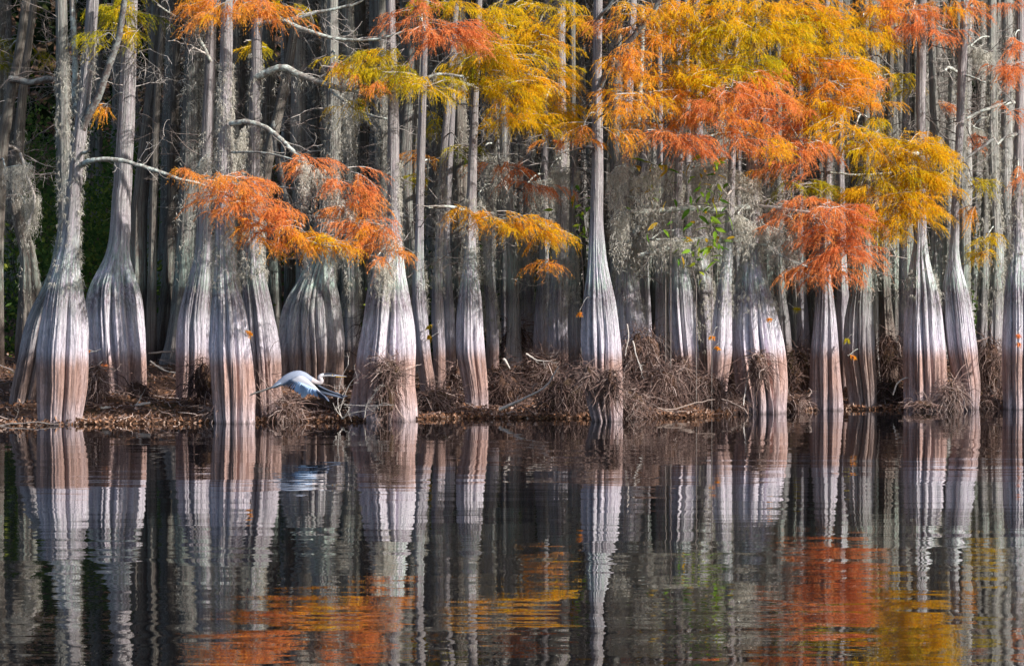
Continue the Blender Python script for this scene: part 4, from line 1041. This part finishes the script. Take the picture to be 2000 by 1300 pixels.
for i, (x, d, px) in enumerate(spots):
    key = 'left'
    for nx_, k in NAMED:
        if px >= nx_: key = k
    cnt[key] = cnt.get(key, 0) + 1
    a = i % 8
    me, zl, sw, sw2, r = ARCH[a]
    zb = float(gz(x, d))
    t = empty('forest_tree', (x, d, zb))
    pale = px > 540 and g.random() < .5
    sc = float(g.uniform(.5, .95)) if pale else float(g.uniform(.62, 1.4)) * (1.1 if d < 52 else 1.0)
    rz = float(g.uniform(0, 6.28))
    word = 'slim' if sc < 0.95 else 'stout' if sc > 1.3 else 'plain'
    where = f'behind, right of {SHORT[key]}' if key != 'left' else 'left of the far left bottle trunk'
    tag(t, f'{word} dim trunk {where}, {ORD[cnt[key] - 1] if cnt[key] <= 25 else str(cnt[key]) + ({1: "st", 2: "nd", 3: "rd"}.get(cnt[key] % 10, "th"))} from left', 'tree', 'dim trunks of the wood behind the front trees')
    lean = (float(g.normal(0, .018)), float(g.normal(0, .022)))
    t.rotation_euler = (lean[0], lean[1], rz)
    o = bpy.data.objects.new('trunk', me)
    COL.objects.link(o)
    o.parent = t
    o.scale = (sc, sc, 1)
    if pale:
        o.material_slots[0].link = 'OBJECT'
        o.material_slots[0].material = M_BARKP
    moss_p = 0.25 if px < 560 else 0.8 if 850 < px < 1560 else 0.5
    if g.random() < moss_p and d < 62:
        o2 = bpy.data.objects.new('spanish_moss', AMOSS[a])
        COL.objects.link(o2)
        o2.parent = o
        o2['kind'] = 'stuff'
    if g.random() < 0.7:
        o3 = bpy.data.objects.new('twigs', ATW[a])
        COL.objects.link(o3)
        o3.parent = t
        o3['kind'] = 'stuff'
    if px < 560 and i % 2: continue
    o4 = bpy.data.objects.new('crown', CROWNS[i % 4])
    COL.objects.link(o4)
    o4.parent = t


def leaf_cards(P, size, seed, tint, down=0.3):
    g = np.random.default_rng(seed)
    n = len(P)
    d = nrm(g.normal(size=(n, 3)) + np.array([0, 0, -down]))
    s = nrm(np.cross(d, g.normal(size=(n, 3))))
    L = g.uniform(.6, 1.3, (n, 1)) * size
    V = np.stack([P, P + d * L * .45 + s * L * .25, P + d * L, P + d * L * .45 - s * L * .25], 1).reshape(-1, 3)
    k = np.arange(n) * 4
    return V, np.stack([k, k + 1, k + 2, k + 3], -1), np.repeat(np.clip(tint, 0, 1), 4)


# understory shrubs of the left bank and a few further right
g = np.random.default_rng(5)
nb = 150
bx, bd_, bh = [], [], []
for i in range(nb):
    d = g.uniform(48.5, 68)
    px = (g.uniform(-80, 290) if i < 75 else g.uniform(300, 580)) if i < 88 else g.uniform(560, 2080)
    bx.append((px - 1000) * d / F); bd_.append(d)
bx, bd_ = np.array(bx), np.array(bd_)
n = 46000
ix = g.integers(0, nb, n)
rw = g.uniform(.5, 1.1, nb)
rh = g.uniform(.6, 2.2, nb)
u = nrm(g.normal(size=(n, 3))) * g.uniform(.3, 1, (n, 1)) ** .5
P = np.stack([bx[ix] + u[:, 0] * rw[ix], bd_[ix] + u[:, 1] * rw[ix], gz(bx[ix], bd_[ix]) + rh[ix] * (0.55 + 0.75 * u[:, 2])], -1)
P[:, 2] = np.maximum(P[:, 2], gz(P[:, 0], P[:, 1]) + 0.03)
v, f, tt = leaf_cards(P, .11, 6, g.random(nb)[ix] * .6 + g.random(n) * .5)
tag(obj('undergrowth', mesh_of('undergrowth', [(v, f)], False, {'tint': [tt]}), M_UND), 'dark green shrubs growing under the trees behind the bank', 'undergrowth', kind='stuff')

n = 45000
d = g.uniform(74, 98, n)
X = g.uniform(-19, 19, n) * d / 80
cl = np.sin(X * 1.3 + d * .6) + np.sin(X * .55 - d * .9 + 2)
Z = gz(X, d) + g.random(n) ** 1.2 * 11
v, f, tt = leaf_cards(np.stack([X + g.normal(0, .3, n), d, Z + .4 * cl], -1), .42, 8, .35 + .18 * cl + .25 * g.normal(size=n))
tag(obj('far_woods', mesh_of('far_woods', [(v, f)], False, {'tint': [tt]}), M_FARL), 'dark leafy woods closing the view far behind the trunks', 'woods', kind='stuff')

# ------------------------------------------------------------------ bank: litter, sticks, root mats
g = np.random.default_rng(31)
n = 60000
X = g.uniform(-8.6, 8.6, n)
t = g.random(n) ** 2.1 * 26 - 0.12
Y = shore(X) + t
P = np.stack([X, Y, np.maximum(gz(X, Y), 0.0) + g.uniform(0, .05, n)], -1)
v, f, tt = leaf_cards(P, .060, 9, g.beta(1.6, 1.8, n), 0.0)
tag(obj('leaf_litter', mesh_of('leaf_litter', [(v, f)], False, {'tint': [tt]}), M_LITTER), 'orange and brown fallen needles and leaves covering the bank', 'leaf litter', kind='stuff')
n = 2600
X = g.uniform(-8.2, 8.2, n)
t = g.random(n) ** 1.5 * 8
Y = shore(X) + t
an = g.uniform(0, 6.28, n)
L = g.uniform(.12, .6, n)
s = np.linspace(-.5, .5, 5)
PX = X[:, None] + np.cos(an)[:, None] * L[:, None] * s + g.normal(0, .02, (n, 5))
PY = Y[:, None] + np.sin(an)[:, None] * L[:, None] * s * .6
PZ = np.maximum(gz(PX, PY), 0) + .03 + g.uniform(-.2, .3, n)[:, None] * L[:, None] * (s + .5) + g.normal(0, .01, (n, 5))
v, f = batch_tubes(np.stack([PX, PY, PZ], -1), (g.uniform(.003, .008, n)[:, None] * np.array([1, 1, .9, .8, .5])), 4, 4)
tag(obj('brushwood_litter', mesh_of('brushwood_litter', [(v, f)], True, {'tint': [np.repeat(g.beta(2, 1.6, n), 20)]}), M_ROOT), 'small dead twigs and sticks strewn over the bank', 'twig litter', kind='stuff')


def tangle(cx, cy, rx, ry, d, n, label, seed, tint=.5, hang=.6, core=True, r=(.0022, .0052)):
    """a mat of matted roots hanging over a mound"""
    g = np.random.default_rng(seed)
    C = at(cx, cy, d)
    sc = d / F
    Rv = np.array([rx * sc, max(.18, .55 * rx * sc), ry * sc])
    M = 8
    u = nrm(g.normal(size=(n, 3)) + np.array([0, -.5, .25])) * g.uniform(.6, 1.15, (n, 1))
    P0 = C + u * Rv
    dv = nrm(g.normal(size=(n, 3)) + np.array([0, 0, -hang]))
    L = g.uniform(.12, .5, n) * (0.6 + 0.6 * min(1, ry * sc / .4))
    st = g.normal(0, .40, (n, M, 3))
    st = (st + np.roll(st, 1, 1) + np.roll(st, 2, 1)) / 1.7
    D = dv[:, None] + st * 0.8
    D[..., 2] -= hang * np.linspace(0, .8, M)
    P = P0[:, None] + np.cumsum(nrm(D), 1) * (L / M)[:, None, None]
    # do not sink into the mound or the water
    q = (P - C) / Rv
    ln = np.linalg.norm(q, axis=-1, keepdims=True)
    P = np.where(ln < .72, C + q / np.maximum(ln, 1e-4) * .72 * Rv, P)
    P[..., 2] = np.maximum(P[..., 2], -.03)
    rad = (r[0] + (r[1] * 1.7 - r[0]) * g.random(n) ** 3)[:, None] * np.linspace(1, .45, M)[None]
    v, f = batch_tubes(P, rad, 3, seed)
    big = g.random(n) < .035
    rad[big] *= 1.7
    P[big] = P0[big][:, None] + (P[big] - P0[big][:, None]) * 1.7
    P[..., 2] = np.maximum(P[..., 2], -.03)
    tt = np.clip(tint - .16 + g.normal(0, .33, n) - .2 * big, 0, .9)
    root = empty('root_mat', (C[0], C[1], max(C[2] - Rv[2], 0)))
    tag(root, label, 'roots', 'mats of matted roots along the bank')
    obj('roots', mesh_of('roots', [(v, f)], True, {'tint': [np.repeat(tt, M * 3)]}), M_ROOT, root, 'stuff')
    if core:
        na, nb_ = 26, 14
        A, B = np.meshgrid(np.linspace(0, 2 * np.pi, na, endpoint=False), np.linspace(-1.45, 1.45, nb_))
        rr = .68 * (1 + .16 * np.sin(3 * A + 2 * B + seed) + .09 * np.sin(5 * A - 3 * B) + .06 * np.sin(9 * A + 5 * B))
        V = np.stack([np.cos(A) * np.cos(B) * rr, np.sin(A) * np.cos(B) * rr, np.sin(B) * rr], -1).reshape(-1, 3) * Rv + C
        i, j = np.meshgrid(np.arange(nb_ - 1), np.arange(na), indexing='ij')
        a = (i * na + j).ravel(); c = (i * na + (j + 1) % na).ravel()
        obj('mound', mesh_of('mound', [(V, np.stack([a, c, c + na, a + na], -1))]), M_SOIL, root)
    return root


TANG = [
    (760, 725, 30, 26, 40.55, 420, 'round ball of reddish rootlets caught on the front of the splay-footed cypress', .62, .4),
    (755, 775, 22, 40, 40.6, 220, 'loose rootlets trailing below the rootlet ball on the splay-footed cypress', .58, .9),
    (1150, 730, 17, 20, 40.55, 260, 'small root clump on the left front of the bright central cypress', .58, .7),
    (1194, 748, 19, 34, 40.45, 320, 'dark hanging root clump on the right front of the bright central cypress', .45, .9),
    (1255, 720, 52, 82, 43.2, 1100, 'tall slope of hanging brown roots right of the bright central cypress', .56, 1.0),
    (1225, 790, 46, 32, 41.6, 600, 'low root mat at the water beside the foot of the central cypress', .6, .8),
    (1295, 760, 40, 52, 42.4, 700, 'root curtain falling to the water right of the tall root slope', .5, 1.0),
    (1105, 775, 52, 46, 41.9, 900, 'dark bluish root mass left of the bright central cypress', .3, .8),
    (1060, 720, 50, 34, 44.0, 500, 'brush heap of pale sticks above the dark root mass', .75, .2),
    (985, 765, 44, 40, 43.0, 520, 'low dark root mound behind the long slanting driftwood pole', .2, .7),
    (1005, 665, 26, 40, 47.4, 380, 'reddish brush pile round narrow trunks left of centre', .6, .6),
    (1375, 770, 52, 44, 42.9, 900, 'bushy grey-brown root mat under the pointed-base cypress', .58, .9),
    (1330, 725, 26, 34, 43.0, 380, 'root tuft left of the pointed-base cypress foot', .56, .9),
    (1440, 740, 36, 50, 44.0, 600, 'dark orange-flecked root mat between small leaning and ribbed cypress', .5, .8),
    (1435, 785, 44, 22, 43.2, 420, 'low roots at the waterline under the small leaning cypress', .6, .7),
    (1482, 715, 22, 30, 42.55, 300, 'tuft of rootlets snagged on the front of the wide ribbed cypress', .52, .9),
    (1545, 785, 38, 20, 43.8, 380, 'low twiggy root mat between ribbed cypress and the one under rust needles', .5, .6),
    (1555, 725, 36, 50, 46.2, 380, 'dim brown brushy slope right of the ribbed cypress', .3, .6),
    (1735, 770, 34, 36, 44.9, 520, 'dark root mat at the foot of the decaying brown trunk', .35, .7),
    (1735, 690, 26, 44, 46.2, 300, 'shaggy roots climbing the decaying brown trunk', .3, .8),
    (1858, 770, 22, 30, 43.9, 420, 'greyish root bush between barrel-footed and thin leaning cypress', .7, .8),
    (1800, 790, 30, 10, 43.7, 180, 'shallow fringe of rootlets along the barrel-footed cypress waterline', .62, .5),
    (1932, 720, 28, 62, 45.4, 620, 'reddish brushy root bank left of the right-edge cypress', .42, .8),
    (1928, 785, 26, 14, 44.6, 260, 'low root fringe at the water left of the right-edge cypress', .5, .6),
    (185, 745, 18, 40, 41.5, 360, 'wispy rootlets between the two big left cypresses', .66, .7),
    (265, 765, 34, 24, 42.0, 380, 'dark rootlet patch at the right foot of the knotty stout cypress', .3, .6),
    (398, 745, 24, 46, 41.9, 420, 'shadowed root hollow in the foot of the straight smooth cypress', .12, .8),
    (425, 800, 16, 18, 40.5, 240, 'small pale root tuft by the left foot of the mossy-necked cypress', .75, .6),
    (505, 760, 12, 60, 41.0, 300, 'reddish rootlets filling the gap of the front cypress pair', .62, .9),
    (560, 800, 26, 24, 40.6, 420, 'orange-brown root hummock at water below the flying heron', .64, .6),
    (850, 785, 44, 28, 42.2, 620, 'brown root hummock between splay-footed and fork-based cypress', .62, .6),
    (640, 790, 60, 16, 41.6, 320, 'flat dark litter bank below the heron wing', .35, .5),
    (720, 660, 14, 60, 44.9, 160, 'dark root snag in the hollow left of the splay-footed cypress', .2, .8),
    (895, 740, 26, 30, 43.4, 260, 'red-brown root patch behind the fork-based cypress', .58, .7),
]
for i, (cx, cy, rx, ry, d, n, lab, tn, hg) in enumerate(TANG):
    tangle(cx, cy, rx, ry, d, int(n * 1.0), lab, 600 + i, tn, hg)


def stick(pts, w0, w1, d0, d1, label, mat=M_TWIG, name='fallen_stick', kids=0, seed=0, cat='stick'):
    n = 8 * len(pts)
    pp = smooth_poly(pts, n)
    dep = np.linspace(d0, d1, n)
    P = np.array([at(a[0], a[1], q_) for a, q_ in zip(pp, dep)])
    g = np.random.default_rng(seed)
    P += np.cumsum(g.normal(0, .003, P.shape), 0)
    rad = np.linspace(w0, w1, n) * dep / F / 2
    lst = []
    for _ in range(kids):
        j = g.integers(n // 4, n)
        lst += bare_twigs(P[j], nrm(nrm(P[-1] - P[0]) * .8 + g.normal(0, .5, 3)), g.uniform(.12, .3), .005, int(g.integers(1e6)), 2, 1)
    parts = [batch_tubes(P[None], rad[None], 8, seed)] + tubes_from(lst, 4)
    o = obj(name, mesh_of(name, parts), mat)
    tag(o, label, cat, 'loose sticks and poles on the bank')
    return o


stick([(975, 800), (1000, 790), (1030, 775), (1066, 752), (1090, 712)], 7, 2, 41.6, 41.4, 'long grey driftwood pole slanting up across the dark roots', M_TWIG, 'driftwood_pole', 2, 1, 'driftwood')
stick([(195, 795), (230, 798), (265, 796), (298, 790)], 8, 5, 41.2, 41.4, 'pale curved driftwood log lying on litter below the knotty stout cypress', M_TWIG, 'driftwood_log', 0, 2, 'driftwood')
stick([(1296, 800), (1330, 795), (1365, 786), (1398, 779)], 3, 1.8, 41.6, 41.9, 'thin pale pole rising right from the water below the root mats', M_ROOTY, 'fallen_stick', 0, 3)
stick([(1410, 780), (1430, 786), (1450, 796), (1460, 806)], 3, 2, 42.4, 42.2, 'curved pale root arching down into the water left of the ribbed cypress', M_ROOTY, 'fallen_stick', 0, 4)
stick([(1284, 796), (1310, 801), (1345, 800)], 3, 1.5, 41.7, 41.8, 'short pale stick floating at the waterline under the root curtain', M_ROOTY, 'fallen_stick', 0, 5)
stick([(1027, 690), (1050, 704), (1075, 708)], 4, 2, 43.3, 43.2, 'forked pale stick on top of the brush heap', M_TWIG, 'fallen_stick', 3, 6)
stick([(983, 700), (992, 706), (1000, 716)], 6, 3, 43.0, 43.0, 'stubby light brown stick poking over the low dark root mound', M_TWIG, 'fallen_stick', 0, 7)
stick([(1745, 770), (1752, 750), (1766, 738), (1775, 740)], 3, 2, 44.2, 44.2, 'looped bent twig beside the left foot of the barrel-footed cypress', M_TWIG, 'fallen_stick', 0, 8)
stick([(1225, 632), (1228, 660), (1222, 695)], 3, 2, 42.6, 42.6, 'white thin root hanging straight down over the tall root slope', M_TWIG, 'hanging_root', 0, 9, 'root')
stick([(1236, 665), (1246, 700), (1252, 718)], 3, 2, 42.6, 42.5, 'pale branching root hanging on the tall root slope', M_TWIG, 'hanging_root', 2, 10, 'root')
stick([(1470, 700), (1462, 730), (1455, 770), (1450, 792)], 3, 2, 42.6, 42.4, 'pale bent root dangling left of the ribbed cypress front foot', M_TWIG, 'hanging_root', 0, 11, 'root')
stick([(290, 690), (330, 686), (346, 684)], 4, 2, 44.6, 44.6, 'grey stick lying on the shaded litter slope between left trees', M_TWIGD, 'fallen_stick', 2, 12)
stick([(292, 705), (315, 722), (344, 730)], 4, 2, 44.2, 44.2, 'pale stick slanting down the litter slope between left trees', M_TWIG, 'fallen_stick', 2, 13)
stick([(262, 802), (272, 785), (280, 772)], 3, 1.5, 41.2, 41.2, 'thin upright twig stuck in the litter above the waterline', M_TWIG, 'fallen_stick', 1, 14)
stick([(0, 832), (30, 826), (70, 824), (110, 827)], 4, 2, 39.6, 39.6, 'reddish twig lying along the waterline at the far left', M_TWIGD, 'fallen_stick', 3, 15)
# the dead bush standing in the water in front of the heron
bush = [[(668, 818), (660, 790), (662, 760), (668, 735), (680, 712)], [(664, 800), (672, 775), (684, 748), (702, 730)], [(670, 818), (682, 800), (694, 790)], [(668, 815), (656, 800), (650, 786)], [(712, 815), (716, 790), (730, 770), (742, 758)], [(672, 790), (720, 792), (768, 790)], [(668, 816), (690, 806), (720, 800), (750, 786)]]
root = empty('dead_bush', tuple(at(668, 820, 40.0)))
tag(root, 'leafless pale bush standing in the shallows ahead of the flying heron', 'bush')
for i, pts in enumerate(bush):
    n = 24
    P = np.array([at(a[0], a[1], 40.3 - .01 * k) for k, a in enumerate(smooth_poly(pts, n))])
    gg = np.random.default_rng(i + 60)
    lst = []
    for _ in range(3):
        j = gg.integers(8, n)
        lst += bare_twigs(P[j], nrm(nrm(P[-1] - P[0]) + gg.normal(0, .6, 3)), .18, .004, int(gg.integers(1e6)), 2, 1)
    obj('stem', mesh_of('stem', [batch_tubes(P[None], np.linspace(.0075, .003, n)[None], 6, i)] + tubes_from(lst, 3)), M_TWIG, root)

# broad leaved saplings behind the moss curtain: every leaf a piece of its own
lf = []
s = np.linspace(0, 1, 6)
wd = .028 * np.sin(np.pi * s ** .8) + .001
LV = np.concatenate([np.stack([wd, s * .16, -.05 * s ** 2], -1), np.stack([-wd, s * .16, -.05 * s ** 2], -1), np.stack([0 * s, s * .16, -.05 * s ** 2 - .006], -1)])
k = np.arange(5)
LF = np.concatenate([np.stack([k + 12, k, k + 1, k + 13], -1), np.stack([k + 13, k + 7, k + 6, k + 12], -1)])
leaf_me = []
for tnt in (.1, .35, .55, .7, .95):
    me = mesh_of('leaf', [(LV, LF)], True, {'tint': [np.full(18, tnt)]})
    me.materials.append(M_GREEN)
    leaf_me.append(me)
SAP = [([(1300, 520), (1290, 440), (1280, 380), (1262, 330)], 42.7, 22, 'small broad-leaved sapling with dark green leaves by the leaning lichen limb'),
       ([(1390, 560), (1392, 460), (1380, 380), (1395, 310)], 42.6, 60, 'broad-leaved sapling with bright yellow-green leaves behind the moss curtain'),
       ([(1360, 560), (1350, 500), (1372, 470), (1400, 466)], 42.6, 30, 'low broad-leaved spray of light green leaves under the lower lichen limb'),
       ([(1140, 560), (1135, 480), (1130, 420), (1140, 380)], 44.4, 24, 'dim green sapling left of the bright central cypress'),
       ([(1310, 430), (1316, 380), (1300, 340), (1285, 320)], 42.6, 16, 'green and orange leafed shoot crossing the leaning lichen limb')]
for i, (pts, d, n, lab) in enumerate(SAP):
    gg = np.random.default_rng(i + 800)
    base = at(*pts[0], d)
    zb = gz(base[0], d)
    P = np.array([at(a[0], a[1], d) for a in smooth_poly(pts, 24)])
    P = np.vstack([[base[0], d, zb], P])
    root = empty('leafy_sapling', (base[0], d, float(zb)))
    tag(root, lab, 'sapling')
    obj('stem', mesh_of('stem', [batch_tubes(P[None], np.linspace(.007, .003, 25)[None], 6, i)]), M_TWIGD, root)
    for j in range(n):
        q_ = P[gg.integers(6, 25)] + gg.normal(0, .12, 3) * np.array([1.2, .7, .8])
        o = bpy.data.objects.new('leaf', leaf_me[int(gg.integers(0, 5))])
        COL.objects.link(o)
        o.parent = root
        o.location = tuple(q_ - np.array(root.location))
        o.rotation_euler = (float(gg.normal(-.3, .5)), float(gg.normal(0, .5)), float(gg.uniform(0, 6.28)))
        sc = float(gg.uniform(.7, 1.25))
        o.scale = (sc, sc, sc)

# a fallen leaf on the water
leafo = obj('floating_leaf', mesh_of('floating_leaf', [(LV * 0.6 * np.array([1.4, 1, .3]) + np.array([0, 0, .02]), LF)], True, {'tint': [np.full(18, .75)]}), M_LITTER)
leafo.location = (at(1322, 958, 27.8)[0], 27.8, 0.004)
leafo.rotation_euler.z = 1.2
tag(leafo, 'single brown fallen leaf floating on the open dark water', 'leaf')

# ------------------------------------------------------------------ the heron
HD = 38.0
M_HB = plain('heron_body', (0.27, 0.31, 0.40), .75, .15, 30)
M_HN = plain('heron_neck', (0.46, 0.42, 0.44), .75, .12, 30)
M_HW = plain('heron_white', (0.58, 0.58, 0.61), .7, .08, 30)
M_HK = plain('heron_dark', (0.03, 0.035, 0.05), .6, .1, 30)
M_HL = plain('heron_leg', (0.20, 0.19, 0.18), .6, .2, 60)
M_HF = plain('heron_flight', (0.32, 0.45, 0.64), .7, .2, 40)
M_HD = plain('heron_primary_shaded_wing', (0.07, 0.09, 0.14), .7, .2, 40)
M_BILL = plain('heron_bill', (0.72, 0.42, 0.06), .4, .1, 60)


def hp(px, py, dy=0.0):
    return at(px, py, HD) + np.array([0, dy, 0])


heron = empty('heron', tuple(hp(585, 740)))
tag(heron, 'blue-grey heron flying low over the water, wings down and legs trailing', 'heron')
ax = [(533, 756), (540, 752), (550, 746), (560, 740.5), (572, 736.5), (584, 735), (594, 737.5), (603, 741), (611, 744), (618, 746.6), (624, 747), (627.5, 744.2), (626.5, 740.4), (624.5, 737), (626.5, 734), (632, 732.2), (640, 731.6), (646, 731.8), (651, 732.6), (655, 733.4)]
rz_ = [3, 5, 7, 9.5, 11.5, 12.2, 11, 8.4, 6.6, 5.4, 5.0, 4.8, 4.6, 4.4, 4.1, 3.8, 3.8, 3.9, 3.2, 1.8]
K = 14
pp = smooth_poly(np.array(ax), 60)
rr = np.interp(np.linspace(0, 1, 60), np.linspace(0, 1, len(rz_)), rz_) * HD / F
P = np.array([hp(a, c) for a, c in pp])
tgt = nrm(np.gradient(P, axis=0))
sd = np.array([0, 1.0, 0])
upv = nrm(np.cross(sd, tgt))
ang = np.arange(K) * 2 * np.pi / K
Vh = P[:, None] + rr[:, None, None] * (sd[None, None] * np.cos(ang)[None, :, None] * .92 + upv[:, None] * np.sin(ang)[None, :, None])
i, j = np.meshgrid(np.arange(59), np.arange(K), indexing='ij')
a = (i * K + j).ravel(); c = (i * K + (j + 1) % K).ravel()
Vall = np.concatenate([Vh.reshape(-1, 3), P[:1], P[-1:]])
me = mesh_of('body', [(Vall, np.stack([a, c, c + K, a + K], -1))])
bd = obj('body', me, [M_HB, M_HN, M_HW, M_HK], heron)
mi = np.zeros(len(me.polygons), np.int32)
u = (i / 59.0).ravel()
topside = np.sin((j.ravel() + .5) * 2 * np.pi / K)
updir = topside * np.sign(upv[i.ravel(), 2] + 1e-6)
mi[u > .40] = 1
mi[u > .74] = 2
mi[(u > .78) & (u < .97) & (updir > .05)] = 3
me.polygons.foreach_set('material_index', mi)
# bill, eye, crest plumes, legs
def cone(p0, p1, r0, r1, sides=8):
    return batch_tubes(np.array([[p0, p0 * .5 + p1 * .5, p1]]), np.array([[r0, (r0 + r1) * .52, r1]]), sides, 1)
obj('bill', mesh_of('bill', [cone(hp(656, 734.8), hp(676, 735.6), .011, .0012)]), M_BILL, heron)
obj('upper_bill', mesh_of('upper_bill', [cone(hp(653, 733.0), hp(678, 735), .013, .0015)]), M_HB, heron)
th, phh = np.meshgrid(np.linspace(0, 2 * np.pi, 8, endpoint=False), np.linspace(-1.5, 1.5, 6))
ev = np.stack([np.cos(th) * np.cos(phh), np.sin(th) * np.cos(phh), np.sin(phh)], -1).reshape(-1, 3) * .006 + hp(649.5, 731.8, -.018)
ei, ej = np.meshgrid(np.arange(5), np.arange(8), indexing='ij')
ea = (ei * 8 + ej).ravel(); ec = (ei * 8 + (ej + 1) % 8).ravel()
obj('eye', mesh_of('eye', [(ev, np.stack([ea, ec, ec + 8, ea + 8], -1))]), M_BILL, heron)
obj('crest', mesh_of('crest', [cone(hp(644, 729), hp(624, 731), .006, .001, 5)]), M_HK, heron)
for k_, off in enumerate((-.03, .035)):
    lg = smooth_poly([hp(548, 749, off), hp(535, 754 + k_, off), hp(515, 761.5 + k_, off * .8), hp(504, 765 + k_, off * .6)], 14)
    L_ = obj('leg', mesh_of('leg', [batch_tubes(lg[None], np.linspace(.013, .0075, 14)[None], 8, 3)]), M_HL, heron)
    toes = []
    for q_, (dx, dz) in enumerate(((-17, 6.5), (-18, 8), (-15.5, 4.5), (-8, 1.5))):
        e0 = hp(504, 765 + k_, off * .6)
        e1 = hp(504 + dx, 765 + k_ + dz, off * .6 + .008 * (q_ - 1.5))
        toes.append(batch_tubes(np.array([[e0, (e0 + e1) / 2 + np.array([0, 0, .003]), e1]]), np.array([[.006, .0045, .0015]]), 5, q_))
    obj('foot', mesh_of('foot', toes), M_HL, L_)
# tail fan
tail = []
for q_ in range(6):
    e0 = hp(549, 748, -.04 + .016 * q_)
    e1 = hp(529 + 1.4 * abs(q_ - 2), 756 + .5 * q_, -.075 + .03 * q_)
    w_ = .016
    tail.append((np.array([e0 + [0, -w_, .003], e0 + [0, w_, .003], e1 + [0.004, w_, 0], e1 + [-.006, 0, 0], e1 + [.004, -w_, 0]]) + np.array([0, 0, .002 * q_]), np.array([[0, 1, 2, 3, 4]])))
o = obj('tail', mesh_of('tail', tail, False), M_HF, heron)
sm_ = o.modifiers.new('thickness', 'SOLIDIFY'); sm_.thickness = .004


def wing(side):
    """side -1 towards the viewer, +1 away; coverts as a cambered sheet, each flight feather a vane"""
    wg = empty('wing', (0, 0, 0))
    wg.parent = heron
    wg.location = tuple(-np.array(heron.location))
    n = 20
    t = np.linspace(0, 1, n)
    lead = smooth_poly([(596, 736), (608, 744), (620, 752), (630, 761), (640, 771)], n)
    dep = -np.interp(t, [0, .3, .7, 1], [.06, .25, .52, .70]) if side < 0 else np.interp(t, [0, .3, .7, 1], [.06, .25, .52, .70])
    fall = 0 if side < 0 else 1
    rear = smooth_poly([(566, 741), (580, 746), (600, 752), (620, 759), (637, 769)], n)
    if side > 0:
        lead = smooth_poly([(596, 738), (607, 748), (620, 758), (642, 770), (670, 780)], n)
        rear = smooth_poly([(566, 745), (580, 752), (600, 762), (630, 773), (664, 782)], n)
    m_ = 7
    rows = []
    for i_ in range(n):
        for j_ in range(m_):
            s_ = j_ / (m_ - 1)
            x_ = lead[i_] * (1 - s_) + rear[i_] * s_
            q_ = at(x_[0], x_[1], HD) + np.array([0, dep[i_] * (1 - .05 * s_), .035 * math.sin(math.pi * min(s_ * 1.1 + .05, 1)) * (1 - .6 * t[i_])])
            rows.append(q_)
    rows = np.array(rows)
    i_, j_ = np.meshgrid(np.arange(n - 1), np.arange(m_ - 1), indexing='ij')
    a_ = (i_ * m_ + j_).ravel()
    cov = obj('coverts', mesh_of('coverts', [(rows, np.stack([a_, a_ + 1, a_ + m_ + 1, a_ + m_], -1))]), M_HW if side < 0 else M_HD, wg)  # far wing is dark throughout: its shade is put into the colour
    md = cov.modifiers.new('thickness', 'SOLIDIFY'); md.thickness = .018
    # flight feathers
    NF = 24
    for q_ in range(NF):
        f_ = q_ / (NF - 1)
        ii_ = f_ * (n - 1)
        r0 = np.array([np.interp(ii_, np.arange(n), rear[:, k_]) for k_ in (0, 1)])
        l0 = np.array([np.interp(ii_, np.arange(n), lead[:, k_]) for k_ in (0, 1)])
        de = np.interp(ii_, np.arange(n), dep)
        st_ = r0 * .8 + l0 * .2
        tipx = smooth_poly([(553, 752), (566, 757), (582, 765), (596, 776), (606, 768), (624, 773), (640, 777), (650, 781)], 60)[int(f_ * 59)]
        if side > 0:
            tipx = smooth_poly([(548, 753), (560, 759), (578, 767), (600, 773), (625, 777), (650, 781), (673, 783)], 60)[int(f_ * 59)]
        e0 = at(st_[0], st_[1], HD) + np.array([0, de, .012])
        e1 = at(tipx[0], tipx[1], HD) + np.array([0, de * (1.05 + .12 * f_), .002 * (q_ % 3)])
        ax_ = e1 - e0
        sdv = nrm(np.cross(ax_, np.array([.3, 0, 1.0]))) * .021
        prof = [(0, .35), (.3, .9), (.7, 1), (.9, .75), (1, .12)]
        vv = []
        for s_, w_ in prof:
            b_ = e0 + ax_ * s_ + np.array([0, 0, .012 * math.sin(math.pi * s_) + .0006 * q_])
            vv += [b_ - sdv * w_, b_ + np.array([0, 0, .003]), b_ + sdv * w_]
        ff = []
        for k_ in range(4):
            ff += [[3 * k_, 3 * k_ + 1, 3 * k_ + 4, 3 * k_ + 3], [3 * k_ + 1, 3 * k_ + 2, 3 * k_ + 5, 3 * k_ + 4]]
        fo = obj('flight_feather', mesh_of('flight_feather', [(np.array(vv), np.array(ff))]), M_HD if (f_ > .74 or side > 0) else M_HF, wg)
    return wg


wing(-1)
wing(1)
